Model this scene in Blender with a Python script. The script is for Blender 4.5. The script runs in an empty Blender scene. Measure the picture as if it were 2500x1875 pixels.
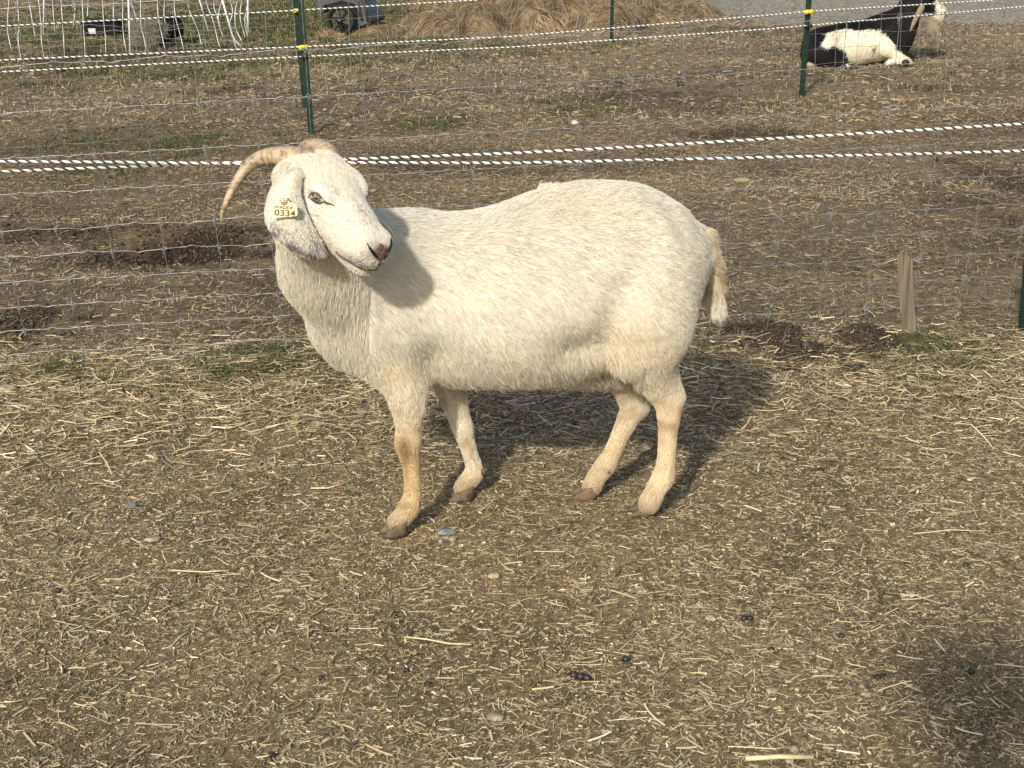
import bpy, math, random
import numpy as np
from mathutils import Vector, Matrix, noise
from mathutils.bvhtree import BVHTree
from mathutils.kdtree import KDTree

S = bpy.context.scene
C = S.collection
rad = math.radians

# ------------------------------------------------------------------ camera, light, exposure
CAM_H = 1.34          # metres above the paddock
PITCH = rad(18.0)     # looking down
ROLL = rad(0.8)
FPX = 3760.0          # focal length in pixels of the 2500 px wide photograph
_F = Vector((0, math.cos(PITCH), -math.sin(PITCH)))
_R0 = Vector((1, 0, 0)); _U0 = Vector((0, math.sin(PITCH), math.cos(PITCH)))
_R = math.cos(ROLL) * _R0 - math.sin(ROLL) * _U0
_U = math.sin(ROLL) * _R0 + math.cos(ROLL) * _U0
CAM = Vector((0, 0, CAM_H))
cd = bpy.data.cameras.new('camera'); cam = bpy.data.objects.new('camera', cd); C.objects.link(cam)
cd.sensor_width = 36; cd.lens = 36 * FPX / 2500; cd.clip_end = 2000; cd.clip_start = 0.05
m = Matrix((( _R.x, _U.x, -_F.x, 0), (_R.y, _U.y, -_F.y, 0), (_R.z, _U.z, -_F.z, CAM_H), (0, 0, 0, 1)))
cam.matrix_world = m
S.camera = cam

SUN_AZ, SUN_EL = 197.5, 31.5      # clockwise from +Y, degrees
w = bpy.data.worlds.new('World'); S.world = w; w.use_nodes = True
nt = w.node_tree
sk = nt.nodes.new('ShaderNodeTexSky'); sk.sky_type = 'NISHITA'; sk.sun_disc = False
sk.sun_elevation = rad(SUN_EL); sk.sun_rotation = rad(SUN_AZ); sk.dust_density = 2.5; sk.air_density = 1.2
nt.links.new(sk.outputs[0], nt.nodes['Background'].inputs[0])
nt.nodes['Background'].inputs[1].default_value = 0.15
sd = bpy.data.lights.new('sun', 'SUN'); so = bpy.data.objects.new('sun', sd); C.objects.link(so)
sd.energy = 4.0; sd.angle = rad(2.6); sd.color = (1.0, 0.940, 0.835)
_s = Vector((math.sin(rad(SUN_AZ)) * math.cos(rad(SUN_EL)), math.cos(rad(SUN_AZ)) * math.cos(rad(SUN_EL)), math.sin(rad(SUN_EL))))
so.rotation_euler = _s.to_track_quat('Z', 'Y').to_euler(); so.location = (-2, -5, 4)
S.view_settings.view_transform = 'Standard'; S.view_settings.look = 'None'
S.view_settings.exposure = 0.12; S.view_settings.gamma = 1.0
S.view_settings.use_curve_mapping = False
S.render.engine = 'CYCLES'
S.cycles.max_bounces = 6; S.cycles.diffuse_bounces = 3; S.cycles.glossy_bounces = 2

# ------------------------------------------------------------------ helpers
def P(x, y, Y):
    x, y, Y = float(x), float(y), float(Y)
    """world point on the viewing ray of photo pixel (x, y) at depth Y"""
    d = _F + (x - 1250) / FPX * _R - (y - 937.5) / FPX * _U
    return CAM + d * (Y / d.y)
def G(x, y):
    x, y = float(x), float(y)
    d = _F + (x - 1250) / FPX * _R - (y - 937.5) / FPX * _U
    return CAM + d * (-CAM_H / d.z)

rng = np.random.default_rng(11)
random.seed(5)

def vnoise(x, y, scale, seed=0):
    """smooth value noise, -1..1, vectorised"""
    x = np.asarray(x, float) / scale; y = np.asarray(y, float) / scale
    xi = np.floor(x).astype(np.int64); yi = np.floor(y).astype(np.int64)
    fx = x - xi; fy = y - yi
    fx = fx * fx * (3 - 2 * fx); fy = fy * fy * (3 - 2 * fy)
    def h(a, b):
        n = (a * 374761393 + b * 668265263 + seed * 974634777) & 0xffffffff
        n = ((n ^ (n >> 13)) * 1274126177) & 0xffffffff
        n = n ^ (n >> 16)
        return (n & 0xffff) / 32767.5 - 1
    return (h(xi, yi) * (1 - fx) * (1 - fy) + h(xi + 1, yi) * fx * (1 - fy) + h(xi, yi + 1) * (1 - fx) * fy + h(xi + 1, yi + 1) * fx * fy)

def tag(o, label=None, cat=None, group=None, kind=None):
    if label: o['label'] = label
    if cat: o['category'] = cat
    if group: o['group'] = group
    if kind: o['kind'] = kind
    return o

def empty(name, loc=(0, 0, 0), label=None, cat=None, group=None):
    o = bpy.data.objects.new(name, None); C.objects.link(o); o.location = loc
    o.empty_display_size = 0.05
    return tag(o, label, cat, group)

def link(name, me, mat=None, parent=None, smooth=True):
    """link a mesh built in world coordinates; a child keeps world coordinates"""
    if mat is not None: me.materials.clear(); me.materials.append(mat)
    if smooth and len(me.polygons): me.polygons.foreach_set('use_smooth', np.ones(len(me.polygons), bool))
    o = bpy.data.objects.new(name, me); C.objects.link(o)
    if parent is not None: attach(o, parent)
    return o

def wloc(o):
    """world position of an object that is only ever translated"""
    v = Vector(o.location)
    if o.parent is not None: v += o.matrix_parent_inverse.translation + wloc(o.parent)
    return v

def attach(o, parent):
    o.parent = parent
    o.matrix_parent_inverse = Matrix.Translation(-wloc(parent))

def pymesh(name, v, f):
    me = bpy.data.meshes.new(name); me.from_pydata([tuple(p) for p in v], [], f); me.update(); return me

def npmesh(name, V, Q):
    """fast mesh of quads (or tris) from numpy arrays"""
    me = bpy.data.meshes.new(name); k = Q.shape[1]; n = len(Q)
    me.vertices.add(len(V)); me.vertices.foreach_set('co', V.astype(np.float32).ravel())
    me.loops.add(n * k); me.loops.foreach_set('vertex_index', Q.astype(np.int32).ravel())
    me.polygons.add(n); me.polygons.foreach_set('loop_start', np.arange(n, dtype=np.int32) * k)
    me.update(calc_edges=True); me.validate()
    return me

def set_color(me, col, name='col'):
    a = me.color_attributes.new(name, 'FLOAT_COLOR', 'POINT')
    c = np.ones((len(me.vertices), 4), np.float32); c[:, :3] = col
    a.data.foreach_set('color', c.ravel())

class MB:
    """collects simple shapes into one mesh"""
    def __init__(s): s.v = []; s.f = []
    def add(s, v, f):
        b = len(s.v); s.v += [tuple(p) for p in v]; s.f += [tuple(i + b for i in q) for q in f]
    def tube(s, pts, r, n=6, cap=True, sq=None):
        pts = [Vector(p) for p in pts]; v = []; f = []
        rr = r if isinstance(r, (list, tuple)) else [r] * len(pts)
        up = None
        for i, p in enumerate(pts):
            a = pts[max(i - 1, 0)]; b = pts[min(i + 1, len(pts) - 1)]
            t = (b - a).normalized()
            if up is None:
                up = Vector((0, 0, 1)) if abs(t.z) < .9 else Vector((0, 1, 0))
            sx = t.cross(up).normalized(); up = sx.cross(t).normalized()
            for k in range(n):
                an = 2 * math.pi * k / n
                v.append(p + (sx * math.cos(an) + up * math.sin(an) * (sq or 1)) * rr[i])
        for i in range(len(pts) - 1):
            for k in range(n):
                f.append((i * n + k, i * n + (k + 1) % n, (i + 1) * n + (k + 1) % n, (i + 1) * n + k))
        if cap:
            f.append(tuple(range(n))[::-1]); f.append(tuple((len(pts) - 1) * n + k for k in range(n)))
        s.add(v, f)
    def prism(s, poly, vec):
        n = len(poly); vec = Vector(vec)
        v = [Vector(p) for p in poly] + [Vector(p) + vec for p in poly]
        f = [tuple(range(n))[::-1], tuple(range(n, 2 * n))] + [(i, (i + 1) % n, n + (i + 1) % n, n + i) for i in range(n)]
        s.add(v, f)
    def box(s, c, d, rot=None):
        c = Vector(c); v = []
        for x in (-.5, .5):
            for y in (-.5, .5):
                for z in (-.5, .5):
                    q = Vector((x * d[0], y * d[1], z * d[2]))
                    v.append(c + (rot @ q if rot else q))
        s.add(v, [(0, 1, 3, 2), (4, 6, 7, 5), (0, 4, 5, 1), (2, 3, 7, 6), (0, 2, 6, 4), (1, 5, 7, 3)])
    def ico(s, c, r, sub=1, jit=0.0, rot=None, seed=0):
        import bmesh
        bm = bmesh.new(); bmesh.ops.create_icosphere(bm, subdivisions=sub, radius=1)
        rr = r if isinstance(r, (tuple, list)) else (r, r, r)
        v = []
        for q in bm.verts:
            p = q.co * (1 + jit * noise.noise(q.co * 1.7 + Vector((seed * 3.1, seed, 0))))
            p = Vector((p.x * rr[0], p.y * rr[1], p.z * rr[2]))
            v.append(Vector(c) + (rot @ p if rot else p))
        f = [tuple(x.index for x in q.verts) for q in bm.faces]
        bm.free(); s.add(v, f)
    def build(s, name, mat=None, parent=None, smooth=False):
        return link(name, pymesh(name, s.v, s.f), mat, parent, smooth)

# ------------------------------------------------------------------ materials
def mat(name, col=(.5, .5, .5), rough=.8, metal=0.0, spec=.5):
    m = bpy.data.materials.new(name); m.use_nodes = True
    b = m.node_tree.nodes['Principled BSDF']
    b.inputs['Base Color'].default_value = (*col, 1); b.inputs['Roughness'].default_value = rough
    b.inputs['Metallic'].default_value = metal; b.inputs['Specular IOR Level'].default_value = spec
    return m
def nodes(m): return m.node_tree.nodes, m.node_tree.links, m.node_tree.nodes['Principled BSDF']
def noisy(m, c1, c2, scale=30, detail=6, bump=0.0, bscale=None, stretch=None, dist=.002, lo=.35, hi=.65):
    n, l, b = nodes(m)
    tc = n.new('ShaderNodeTexCoord'); src = tc.outputs['Object']
    if stretch:
        mp = n.new('ShaderNodeMapping'); mp.inputs['Scale'].default_value = stretch; l.new(src, mp.inputs[0]); src = mp.outputs[0]
    t = n.new('ShaderNodeTexNoise'); t.inputs['Scale'].default_value = scale; t.inputs['Detail'].default_value = detail
    l.new(src, t.inputs['Vector'])
    r = n.new('ShaderNodeValToRGB'); r.color_ramp.elements[0].color = (*c1, 1); r.color_ramp.elements[1].color = (*c2, 1)
    r.color_ramp.elements[0].position = lo; r.color_ramp.elements[1].position = hi
    l.new(t.outputs['Fac'], r.inputs[0]); l.new(r.outputs[0], b.inputs['Base Color'])
    if bump:
        t2 = n.new('ShaderNodeTexNoise'); t2.inputs['Scale'].default_value = bscale or scale; t2.inputs['Detail'].default_value = 8
        l.new(src, t2.inputs['Vector'])
        bp = n.new('ShaderNodeBump'); bp.inputs['Strength'].default_value = bump; bp.inputs['Distance'].default_value = dist
        l.new(t2.outputs['Fac'], bp.inputs['Height']); l.new(bp.outputs[0], b.inputs['Normal'])
    return m
def attr_mat(name, rough=.85, var=.12, spec=.2, sub=0.0, trans=0.0):
    m = mat(name, rough=rough, spec=spec); n, l, b = nodes(m)
    a = n.new('ShaderNodeAttribute'); a.attribute_name = 'col'
    src = a.outputs['Color']
    l.new(src, b.inputs['Base Color'])
    if trans:
        tr = n.new('ShaderNodeBsdfTranslucent'); l.new(src, tr.inputs[0])
        mx = n.new('ShaderNodeMixShader'); mx.inputs[0].default_value = trans
        l.new(b.outputs[0], mx.inputs[1]); l.new(tr.outputs[0], mx.inputs[2])
        l.new(mx.outputs[0], n['Material Output'].inputs[0])
    return m

M_straw = attr_mat('straw', .6, spec=.35, trans=.15)
M_grass = attr_mat('grass_blades', .6, spec=.3, trans=.2)
M_fur = attr_mat('fur', .55, spec=.25, trans=.22)
M_skin = attr_mat('skin', .7)
M_wire = noisy(mat('galvanised_wire', rough=.38, metal=.55), (.17, .17, .165), (.36, .355, .34), 60)
M_farwire = noisy(mat('weathered_wire', rough=.5, metal=.4), (.20, .20, .19), (.36, .36, .345), 40)
M_post = noisy(mat('green_post_paint', rough=.6, spec=.25), (.002, .012, .008), (.005, .024, .015), 25, bump=.2)
M_yel = mat('yellow_plastic', (.80, .62, .02), .4)
M_blk = mat('black_plastic', (.012, .012, .013), .45)
M_white = noisy(mat('white_fibreglass', rough=.5), (.62, .62, .60), (.82, .82, .80), 20)
# ------------------------------------------------------------------ implicit surfaces
def surface_nets(F, org, h):
    ins = F < 0
    nx, ny, nz = F.shape
    cnt = np.zeros((nx - 1, ny - 1, nz - 1), np.int8)
    for a in (0, 1):
        for b in (0, 1):
            for c in (0, 1):
                cnt += ins[a:nx - 1 + a, b:ny - 1 + b, c:nz - 1 + c]
    mixed = (cnt > 0) & (cnt < 8)
    idx = np.argwhere(mixed); n = len(idx)
    vid = np.full(mixed.shape, -1, np.int64); vid[mixed] = np.arange(n)
    cor = {}
    for a in (0, 1):
        for b in (0, 1):
            for c in (0, 1):
                cor[(a, b, c)] = F[idx[:, 0] + a, idx[:, 1] + b, idx[:, 2] + c]
    acc = np.zeros((n, 3)); num = np.zeros(n)
    for ax in range(3):
        for u in (0, 1):
            for v in (0, 1):
                p = [0, 0, 0]; o = [i for i in range(3) if i != ax]
                p[o[0]] = u; p[o[1]] = v; q = list(p); q[ax] = 1
                f0 = cor[tuple(p)]; f1 = cor[tuple(q)]
                s = (f0 < 0) != (f1 < 0)
                t = np.where(s, f0 / np.where(s, f0 - f1, 1), 0)
                pos = np.tile(np.array(p, float), (n, 1)); pos[:, ax] = t
                acc[s] += pos[s]; num[s] += 1
    V = (idx + acc / num[:, None]) * h + org
    quads = []
    for ax in range(3):
        o = [i for i in range(3) if i != ax]
        sl0 = [slice(None)] * 3; sl1 = [slice(None)] * 3
        sl0[ax] = slice(0, -1); sl1[ax] = slice(1, None)
        a = ins[tuple(sl0)]; b = ins[tuple(sl1)]
        e = np.argwhere(a != b); e = e[(e[:, o[0]] > 0) & (e[:, o[1]] > 0)]
        e = e[(e[:, o[0]] < F.shape[o[0]] - 1) & (e[:, o[1]] < F.shape[o[1]] - 1)]
        def vi(d0, d1):
            k = e.copy(); k[:, o[0]] += d0; k[:, o[1]] += d1
            return vid[k[:, 0], k[:, 1], k[:, 2]]
        q = np.stack([vi(-1, -1), vi(0, -1), vi(0, 0), vi(-1, 0)], 1)
        flip = a[e[:, 0], e[:, 1], e[:, 2]]
        if ax == 1: flip = ~flip
        q[~flip] = q[~flip][:, ::-1]
        quads.append(q)
    return V, np.concatenate(quads)

class Body:
    def __init__(s): s.p = []
    def add(s, fn, lo, hi, k=.03, flow=(1, 0, -.3), L=.02, col=(.74, .66, .50), sub=False):
        s.p.append(dict(sub=sub, fn=fn, lo=np.array(lo, float), hi=np.array(hi, float), k=k, flow=np.array(flow, float), L=L, col=np.array(col, float)))
    def cone(s, a, b, ra, rb, q=1.0, **kw):
        """tapered capsule; q scales its lateral (Y) size"""
        a = np.array(a, float); b = np.array(b, float)
        sc = np.array([1, 1 / q, 1]); A = a * sc; B = b * sc; d = B - A; dd = d @ d
        def fn(X):
            X = X * sc; t = np.clip(((X - A) @ d) / dd, 0, 1)
            return (np.linalg.norm(X - A - t[..., None] * d, axis=-1) - (ra + (rb - ra) * t)) * min(1, q)
        m = max(ra, rb) * max(1, q)
        if 'flow' not in kw: kw['flow'] = (b - a) / np.linalg.norm(b - a)
        s.add(fn, np.minimum(a, b) - m, np.maximum(a, b) + m, **kw)
    def chain(s, pts, **kw):
        """pts: (point, radius)"""
        for (a, ra), (b, rb) in zip(pts[:-1], pts[1:]): s.cone(a, b, ra, rb, **kw)
    def limb(s, pts, k=.02, q=1.0):
        """pts: (point, radius, hair length, colour): one bone chain without seams at the joints"""
        sc = np.array([1, 1 / q, 1]); A = np.array([p[0] for p in pts]); r = np.array([p[1] for p in pts], float)
        # resample along a smooth curve
        t = np.linspace(0, len(pts) - 1.0001, len(pts) * 4); xs = np.arange(len(pts), dtype=float)
        C_ = np.stack([smooth_interp(t, xs, A[:, i]) for i in range(3)], 1) * sc; rr = smooth_interp(t, xs, r)
        def fn(X):
            X = X * sc; best = np.full(X.shape[:-1], 9.0)
            for a, b, ra, rb in zip(C_[:-1], C_[1:], rr[:-1], rr[1:]):
                d = b - a; u = np.clip(((X - a) @ d) / (d @ d), 0, 1)
                best = np.minimum(best, np.linalg.norm(X - a - u[..., None] * d, axis=-1) - (ra + (rb - ra) * u))
            return best * min(1, q)
        m = r.max(); s.add(fn, A.min(0) - m, A.max(0) + m, k=k); s.p[-1]['nopaint'] = True
        for a, b in zip(pts[:-1], pts[1:]):
            fd = np.array(b[0]) - np.array(a[0]); fd = fd / np.linalg.norm(fd)
            s.cone(a[0], b[0], a[1], b[1], flow=fd * .6 + np.array([.05, 0, -.5]), L=(a[2] + b[2]) / 2, col=(a[3] + b[3]) / 2); s.p[-1]['paint'] = True
    def ell(s, c, r, R=None, **kw):
        c = np.array(c, float); r = np.array(r, float); R = np.eye(3) if R is None else np.array(R)   # rows = axes
        def fn(X):
            L = (X - c) @ R.T
            k0 = np.linalg.norm(L / r, axis=-1); k1 = np.linalg.norm(L / (r * r), axis=-1)
            return k0 * (k0 - 1) / np.maximum(k1, 1e-6)
        m = r.max(); s.add(fn, c - m, c + m, **kw)
    def mesh(s, h):
        lo = np.min([p['lo'] for p in s.p], 0) - 3 * h; hi = np.max([p['hi'] for p in s.p], 0) + 3 * h
        n = np.ceil((hi - lo) / h).astype(int) + 1
        F = np.full(n, 0.5, np.float64)
        for p in s.p:
            if p.get('paint'): continue
            mg = max(3 * h, p['k'] * 1.2)
            i0 = np.maximum(((p['lo'] - mg - lo) / h).astype(int), 0); i1 = np.minimum(((p['hi'] + mg - lo) / h).astype(int) + 2, n)
            ax = [lo[i] + h * np.arange(i0[i], i1[i]) for i in range(3)]
            X = np.stack(np.meshgrid(*ax, indexing='ij'), -1)
            d = p['fn'](X)
            sub = F[i0[0]:i1[0], i0[1]:i1[1], i0[2]:i1[2]]
            k = p['k']
            if p['sub']:
                d = -d; e = np.maximum(k - np.abs(sub - d), 0) / k
                F[i0[0]:i1[0], i0[1]:i1[1], i0[2]:i1[2]] = np.maximum(sub, d) + e * e * k * .25
                continue
            e = np.maximum(k - np.abs(sub - d), 0) / k
            F[i0[0]:i1[0], i0[1]:i1[1], i0[2]:i1[2]] = np.minimum(sub, d) - e * e * k * .25
        return surface_nets(F, lo, h)
    def blend(s, X):
        """flow direction, hair length and colour at points X"""
        W = np.zeros(len(X)); fl = np.zeros((len(X), 3)); L = np.zeros(len(X)); c = np.zeros((len(X), 3))
        for p in s.p:
            if p['sub'] or p.get('nopaint'): continue
            sel = np.all((X > p['lo'] - .06) & (X < p['hi'] + .06), 1)
            if not sel.any(): continue
            d = p['fn'](X[sel]); w_ = np.exp(-np.maximum(d, 0) / .010) + 1e-6
            W[sel] += w_; fl[sel] += w_[:, None] * p['flow']; L[sel] += w_ * p['L']; c[sel] += w_[:, None] * p['col']
        W = np.maximum(W, 1e-9)
        return fl / W[:, None], L / W, c / W[:, None]

def tri_sample(V, Q, N, dens=None):
    T = np.concatenate([Q[:, [0, 1, 2]], Q[:, [0, 2, 3]]]) if Q.shape[1] == 4 else Q
    a, b, c = V[T[:, 0]], V[T[:, 1]], V[T[:, 2]]
    nn = np.cross(b - a, c - a); ar = np.linalg.norm(nn, axis=1)
    w_ = ar * (dens[T[:, 0]] if dens is not None else 1); w_ = w_ / w_.sum()
    k = rng.choice(len(T), N, p=w_)
    u = rng.random(N); v = rng.random(N); fl = u + v > 1; u[fl] = 1 - u[fl]; v[fl] = 1 - v[fl]
    X = a[k] + (b[k] - a[k]) * u[:, None] + (c[k] - a[k]) * v[:, None]
    return X, T[k], u, v, nn[k] / np.maximum(ar[k], 1e-12)[:, None]

def hair(name, X, nrm, flow, L, col, parent, lift=.35, r0=.00055, seg=4, clump=.45, cell=.010, wild=.25, mat_=None, droop=0.0):
    """one hair-curve object; X roots, flow = comb direction"""
    N = len(X)
    t = flow - (flow * nrm).sum(1)[:, None] * nrm
    t /= np.maximum(np.linalg.norm(t, axis=1), 1e-6)[:, None]
    j = rng.normal(0, wild, (N, 3)); t = t + j; t -= (t * nrm).sum(1)[:, None] * nrm
    t /= np.maximum(np.linalg.norm(t, axis=1), 1e-6)[:, None]
    lf = lift * rng.uniform(.5, 1.5, N)
    L = L * rng.uniform(.65, 1.25, N)
    ss = np.linspace(0, 1, seg + 1)
    pts = np.zeros((N, seg + 1, 3))
    for i, s_ in enumerate(ss):
        up = lf * (s_ - .45 * s_ * s_)
        pts[:, i] = X + L[:, None] * (t * (s_ * np.sqrt(np.maximum(1 - lf ** 2, .1)))[:, None] + nrm * up[:, None])
        pts[:, i, 2] -= L * droop * s_ ** 2
    if clump > 0:
        K = max(10, int(N / 14)); ci = rng.choice(N, K, replace=False)
        kd = KDTree(K)
        for q, i in enumerate(ci): kd.insert(X[i], q)
        kd.balance()
        near = np.array([kd.find(p)[1] for p in X]); ct = pts[ci][near]
        for i, s_ in enumerate(ss):
            k_ = clump * s_ ** 1.5
            pts[:, i] = pts[:, i] * (1 - k_) + (ct[:, i] + (X - X[ci][near]) * .35) * k_
    hc = bpy.data.hair_curves.new(name); hc.add_curves([seg + 1] * N)
    hc.attributes['position'].data.foreach_set('vector', pts.astype(np.float32).ravel())
    r = np.tile(np.linspace(1, .25, seg + 1), N).astype(np.float32) * r0
    ra = hc.attributes.get('radius') or hc.attributes.new('radius', 'FLOAT', 'POINT')
    ra.data.foreach_set('value', r)
    ca = hc.attributes.new('col', 'FLOAT_COLOR', 'CURVE')
    cc = np.ones((N, 4), np.float32); cc[:, :3] = np.clip(col, 0.003, .95)
    ca.data.foreach_set('color', cc.ravel())
    hc.materials.append(mat_ or M_fur)
    o = bpy.data.objects.new(name, hc); C.objects.link(o); attach(o, parent); o['kind'] = 'stuff'
    return o

def smooth_interp(x, xs, ys):
    i = np.clip(np.searchsorted(xs, x) - 1, 0, len(xs) - 2)
    m_ = np.gradient(ys, xs); h = xs[i + 1] - xs[i]; t = np.clip((x - xs[i]) / h, 0, 1)
    return (2*t**3-3*t**2+1)*ys[i] + (t**3-2*t**2+t)*h*m_[i] + (-2*t**3+3*t**2)*ys[i+1] + (t**3-t**2)*h*m_[i+1]
# ------------------------------------------------------------------ ground
def ellipse(px, py, rx, ry, s):
    c = G(px, py); a = G(px + rx, py); b = G(px, py - ry)
    return (c.x, c.y, abs(a.x - c.x), abs(b.y - c.y), s)
DIRT = [ellipse(*q) for q in [(440, 600, 200, 40, 1.3), (140, 565, 200, 26, .8), (560, 560, 120, 20, .8), (300, 560, 250, 16, .7), (950, 215, 110, 10, .9), (530, 212, 120, 9, .8), (60, 770, 160, 60, .55),
    (250, 640, 130, 18, .5), (2480, 440, 120, 50, .75), (1800, 322, 140, 14, .7), (1880, 400, 100, 20, .4), (1600, 250, 250, 30, .4), (2250, 210, 160, 12, .5), (1430, 120, 30, 6, .3), (220, 135, 260, 22, .75), (440, 150, 90, 10, .5), (2400, 500, 150, 40, .5),
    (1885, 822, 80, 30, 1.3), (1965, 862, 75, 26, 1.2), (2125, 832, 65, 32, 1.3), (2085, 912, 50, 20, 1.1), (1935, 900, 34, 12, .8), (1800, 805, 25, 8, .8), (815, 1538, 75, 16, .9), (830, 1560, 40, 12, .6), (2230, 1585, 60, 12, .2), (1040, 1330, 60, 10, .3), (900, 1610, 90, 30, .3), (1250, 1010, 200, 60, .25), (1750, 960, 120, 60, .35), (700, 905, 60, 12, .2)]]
GREEN = [ellipse(*q) for q in [(550, 55, 620, 60, 1.0), (330, 165, 420, 22, .8), (960, 110, 300, 18, .8), (1500, 112, 160, 8, .6), (800, 140, 200, 12, .6), (2330, 40, 260, 5, .5), (1800, 88, 120, 6, .7), (1420, 268, 130, 20, .45), (1050, 300, 120, 24, .45), (380, 350, 380, 40, .35), (250, 420, 200, 30, .3),
    (620, 888, 230, 38, .95), (830, 930, 120, 30, .55), (130, 915, 170, 30, .6), (360, 945, 120, 25, .35), (1730, 815, 60, 25, .7), (2340, 850, 190, 42, .85), (2440, 800, 70, 26, .9), (1950, 760, 200, 20, .2), (2250, 930, 160, 30, .3)]]
def mask(x, y, L_):
    o = np.zeros_like(x)
    wx = vnoise(x, y, .22, 31) * .45 + vnoise(x, y, .07, 32) * .35
    for cx, cy, a, b, s in L_:
        d = np.sqrt(((x - cx) / a) ** 2 + ((y - cy) / b) ** 2)
        o = np.maximum(o, s * np.clip(1.35 - d + wx * np.clip(.5 + d * .5, 0, 1.2), 0, 1))
    return np.clip(o, 0, 1.2)
MOUND = [(ellipse(1885, 815, 60, 22, 1), .028), (ellipse(1965, 862, 60, 22, 1), .022), (ellipse(2130, 830, 50, 26, 1), .035), (ellipse(2085, 912, 40, 14, 1), .014), (ellipse(1840, 800, 40, 14, 1), .02),
         (ellipse(440, 604, 150, 26, 1), -.10), (ellipse(560, 575, 80, 12, 1), .025), (ellipse(380, 566, 150, 10, 1), .03), (ellipse(950, 214, 90, 6, 1), -.07), (ellipse(530, 212, 90, 6, 1), -.05), (ellipse(100, 815, 60, 12, 1), -.02)]
def gz(x, y):
    x = np.asarray(x, float); y = np.asarray(y, float)
    far = np.clip((y - 4) / 8, 0, 1)
    z = .008 * vnoise(x, y, .55, 1) + .006 * vnoise(x, y, .15, 2) + .0032 * vnoise(x, y, .05, 4) + far * (.035 * vnoise(x, y, 1.6, 5) + .015 * vnoise(x, y, .5, 6))
    for (cx, cy, a, b, s), h in MOUND:
        d2 = ((x - cx) / a) ** 2 + ((y - cy) / b) ** 2
        z = z + h * np.exp(-d2 * .9) * (1 + .35 * vnoise(x, y, .06, 8) + .2 * vnoise(x, y, .025, 9))
    foot = np.ones_like(z)
    return z - .006
def gp(px_, py_):
    """point on the real ground under a photo position"""
    p = G(px_, py_); p.z = float(gz(p.x, p.y)); return p
def axis(dense_lo, dense_hi, step, lo, hi, grow=1.18):
    a = list(np.arange(dense_lo, dense_hi, step)); s = step
    while a[-1] < hi: s *= grow; a.append(a[-1] + s)
    b = [a[0]]; s = step
    while b[-1] > lo: s *= grow; b.append(b[-1] - s)
    return np.array(b[::-1][:-1] + a)
gx = axis(-1.9, 2.0, .022, -400, 400, 1.035 if False else 1.06); gy = axis(1.6, 5.6, .024, -60, 900, 1.022)
gx = axis(-2.0, 2.1, .026, -500, 500, 1.06)
XX, YY = np.meshgrid(gx, gy, indexing='ij')
ZZ = gz(XX, YY)
V = np.stack([XX, YY, ZZ], -1).reshape(-1, 3); ny_ = len(gy); nx_ = len(gx)
i, j = np.meshgrid(np.arange(nx_ - 1), np.arange(ny_ - 1), indexing='ij'); k = (i * ny_ + j).ravel()
me = npmesh('ground', V, np.stack([k, k + ny_, k + ny_ + 1, k + 1], 1))
dm = mask(V[:, 0], V[:, 1], DIRT); gm = mask(V[:, 0], V[:, 1], GREEN)
fr_ = np.clip((V[:, 1] - 4.2 - .15 * vnoise(V[:, 0], V[:, 1], .3, 17)) / .6, 0, 1)
set_color(me, np.stack([dm, gm, fr_], 1))
M_ground = mat('paddock_soil', rough=.95, spec=.1); n, l, b = nodes(M_ground)
a = n.new('ShaderNodeAttribute'); a.attribute_name = 'col'; sep = n.new('ShaderNodeSeparateColor'); l.new(a.outputs['Color'], sep.inputs[0])
tc = n.new('ShaderNodeTexCoord')
def noise_n(scale, detail=8, rough=.6, stretch=None):
    t = n.new('ShaderNodeTexNoise'); t.inputs['Scale'].default_value = scale; t.inputs['Detail'].default_value = detail; t.inputs['Roughness'].default_value = rough
    if stretch:
        mp = n.new('ShaderNodeMapping'); mp.inputs['Scale'].default_value = stretch; l.new(tc.outputs['Object'], mp.inputs[0]); l.new(mp.outputs[0], t.inputs['Vector'])
    else: l.new(tc.outputs['Object'], t.inputs['Vector'])
    return t.outputs['Fac']
def ramp(fac, stops):
    r = n.new('ShaderNodeValToRGB'); e = r.color_ramp.elements
    while len(e) < len(stops): e.new(.5)
    for q, (p_, c_) in zip(e, stops): q.position = p_; q.color = (*c_, 1)
    l.new(fac, r.inputs[0]); return r.outputs[0]
def mixc(f, c1, c2, mode='MIX'):
    x = n.new('ShaderNodeMix'); x.data_type = 'RGBA'; x.blend_type = mode
    if isinstance(f, float): x.inputs[0].default_value = f
    else: l.new(f, x.inputs[0])
    l.new(c1, x.inputs[6]); l.new(c2, x.inputs[7]); return x.outputs[2]
fine = ramp(noise_n(55, 10, .75), [(.30, (.085, .060, .032)), (.43, (.22, .165, .092)), (.55, (.34, .268, .155)), (.68, (.50, .41, .26))])
big = ramp(noise_n(2.2, 6, .6), [(.30, (.62, .58, .54)), (.52, (1, .98, .95)), (.72, (1.18, 1.12, 1.0))])
base = mixc(1.0, fine, big, 'MULTIPLY')
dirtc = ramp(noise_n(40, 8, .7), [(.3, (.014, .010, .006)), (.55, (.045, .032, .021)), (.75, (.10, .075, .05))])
grc = ramp(noise_n(30, 8, .7), [(.3, (.030, .040, .012)), (.55, (.075, .085, .028)), (.75, (.16, .15, .07))])
farc = ramp(noise_n(34, 10, .75), [(.28, (.075, .055, .034)), (.45, (.175, .135, .085)), (.58, (.28, .22, .14)), (.74, (.42, .34, .23))])
big2 = ramp(noise_n(1.1, 6, .65, (.5, 1, 1)), [(.34, (.55, .52, .50)), (.50, (1, .98, .95)), (.66, (1.35, 1.3, 1.2))])
base = mixc(sep.outputs[2], base, mixc(1.0, farc, big2, 'MULTIPLY'))
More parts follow.
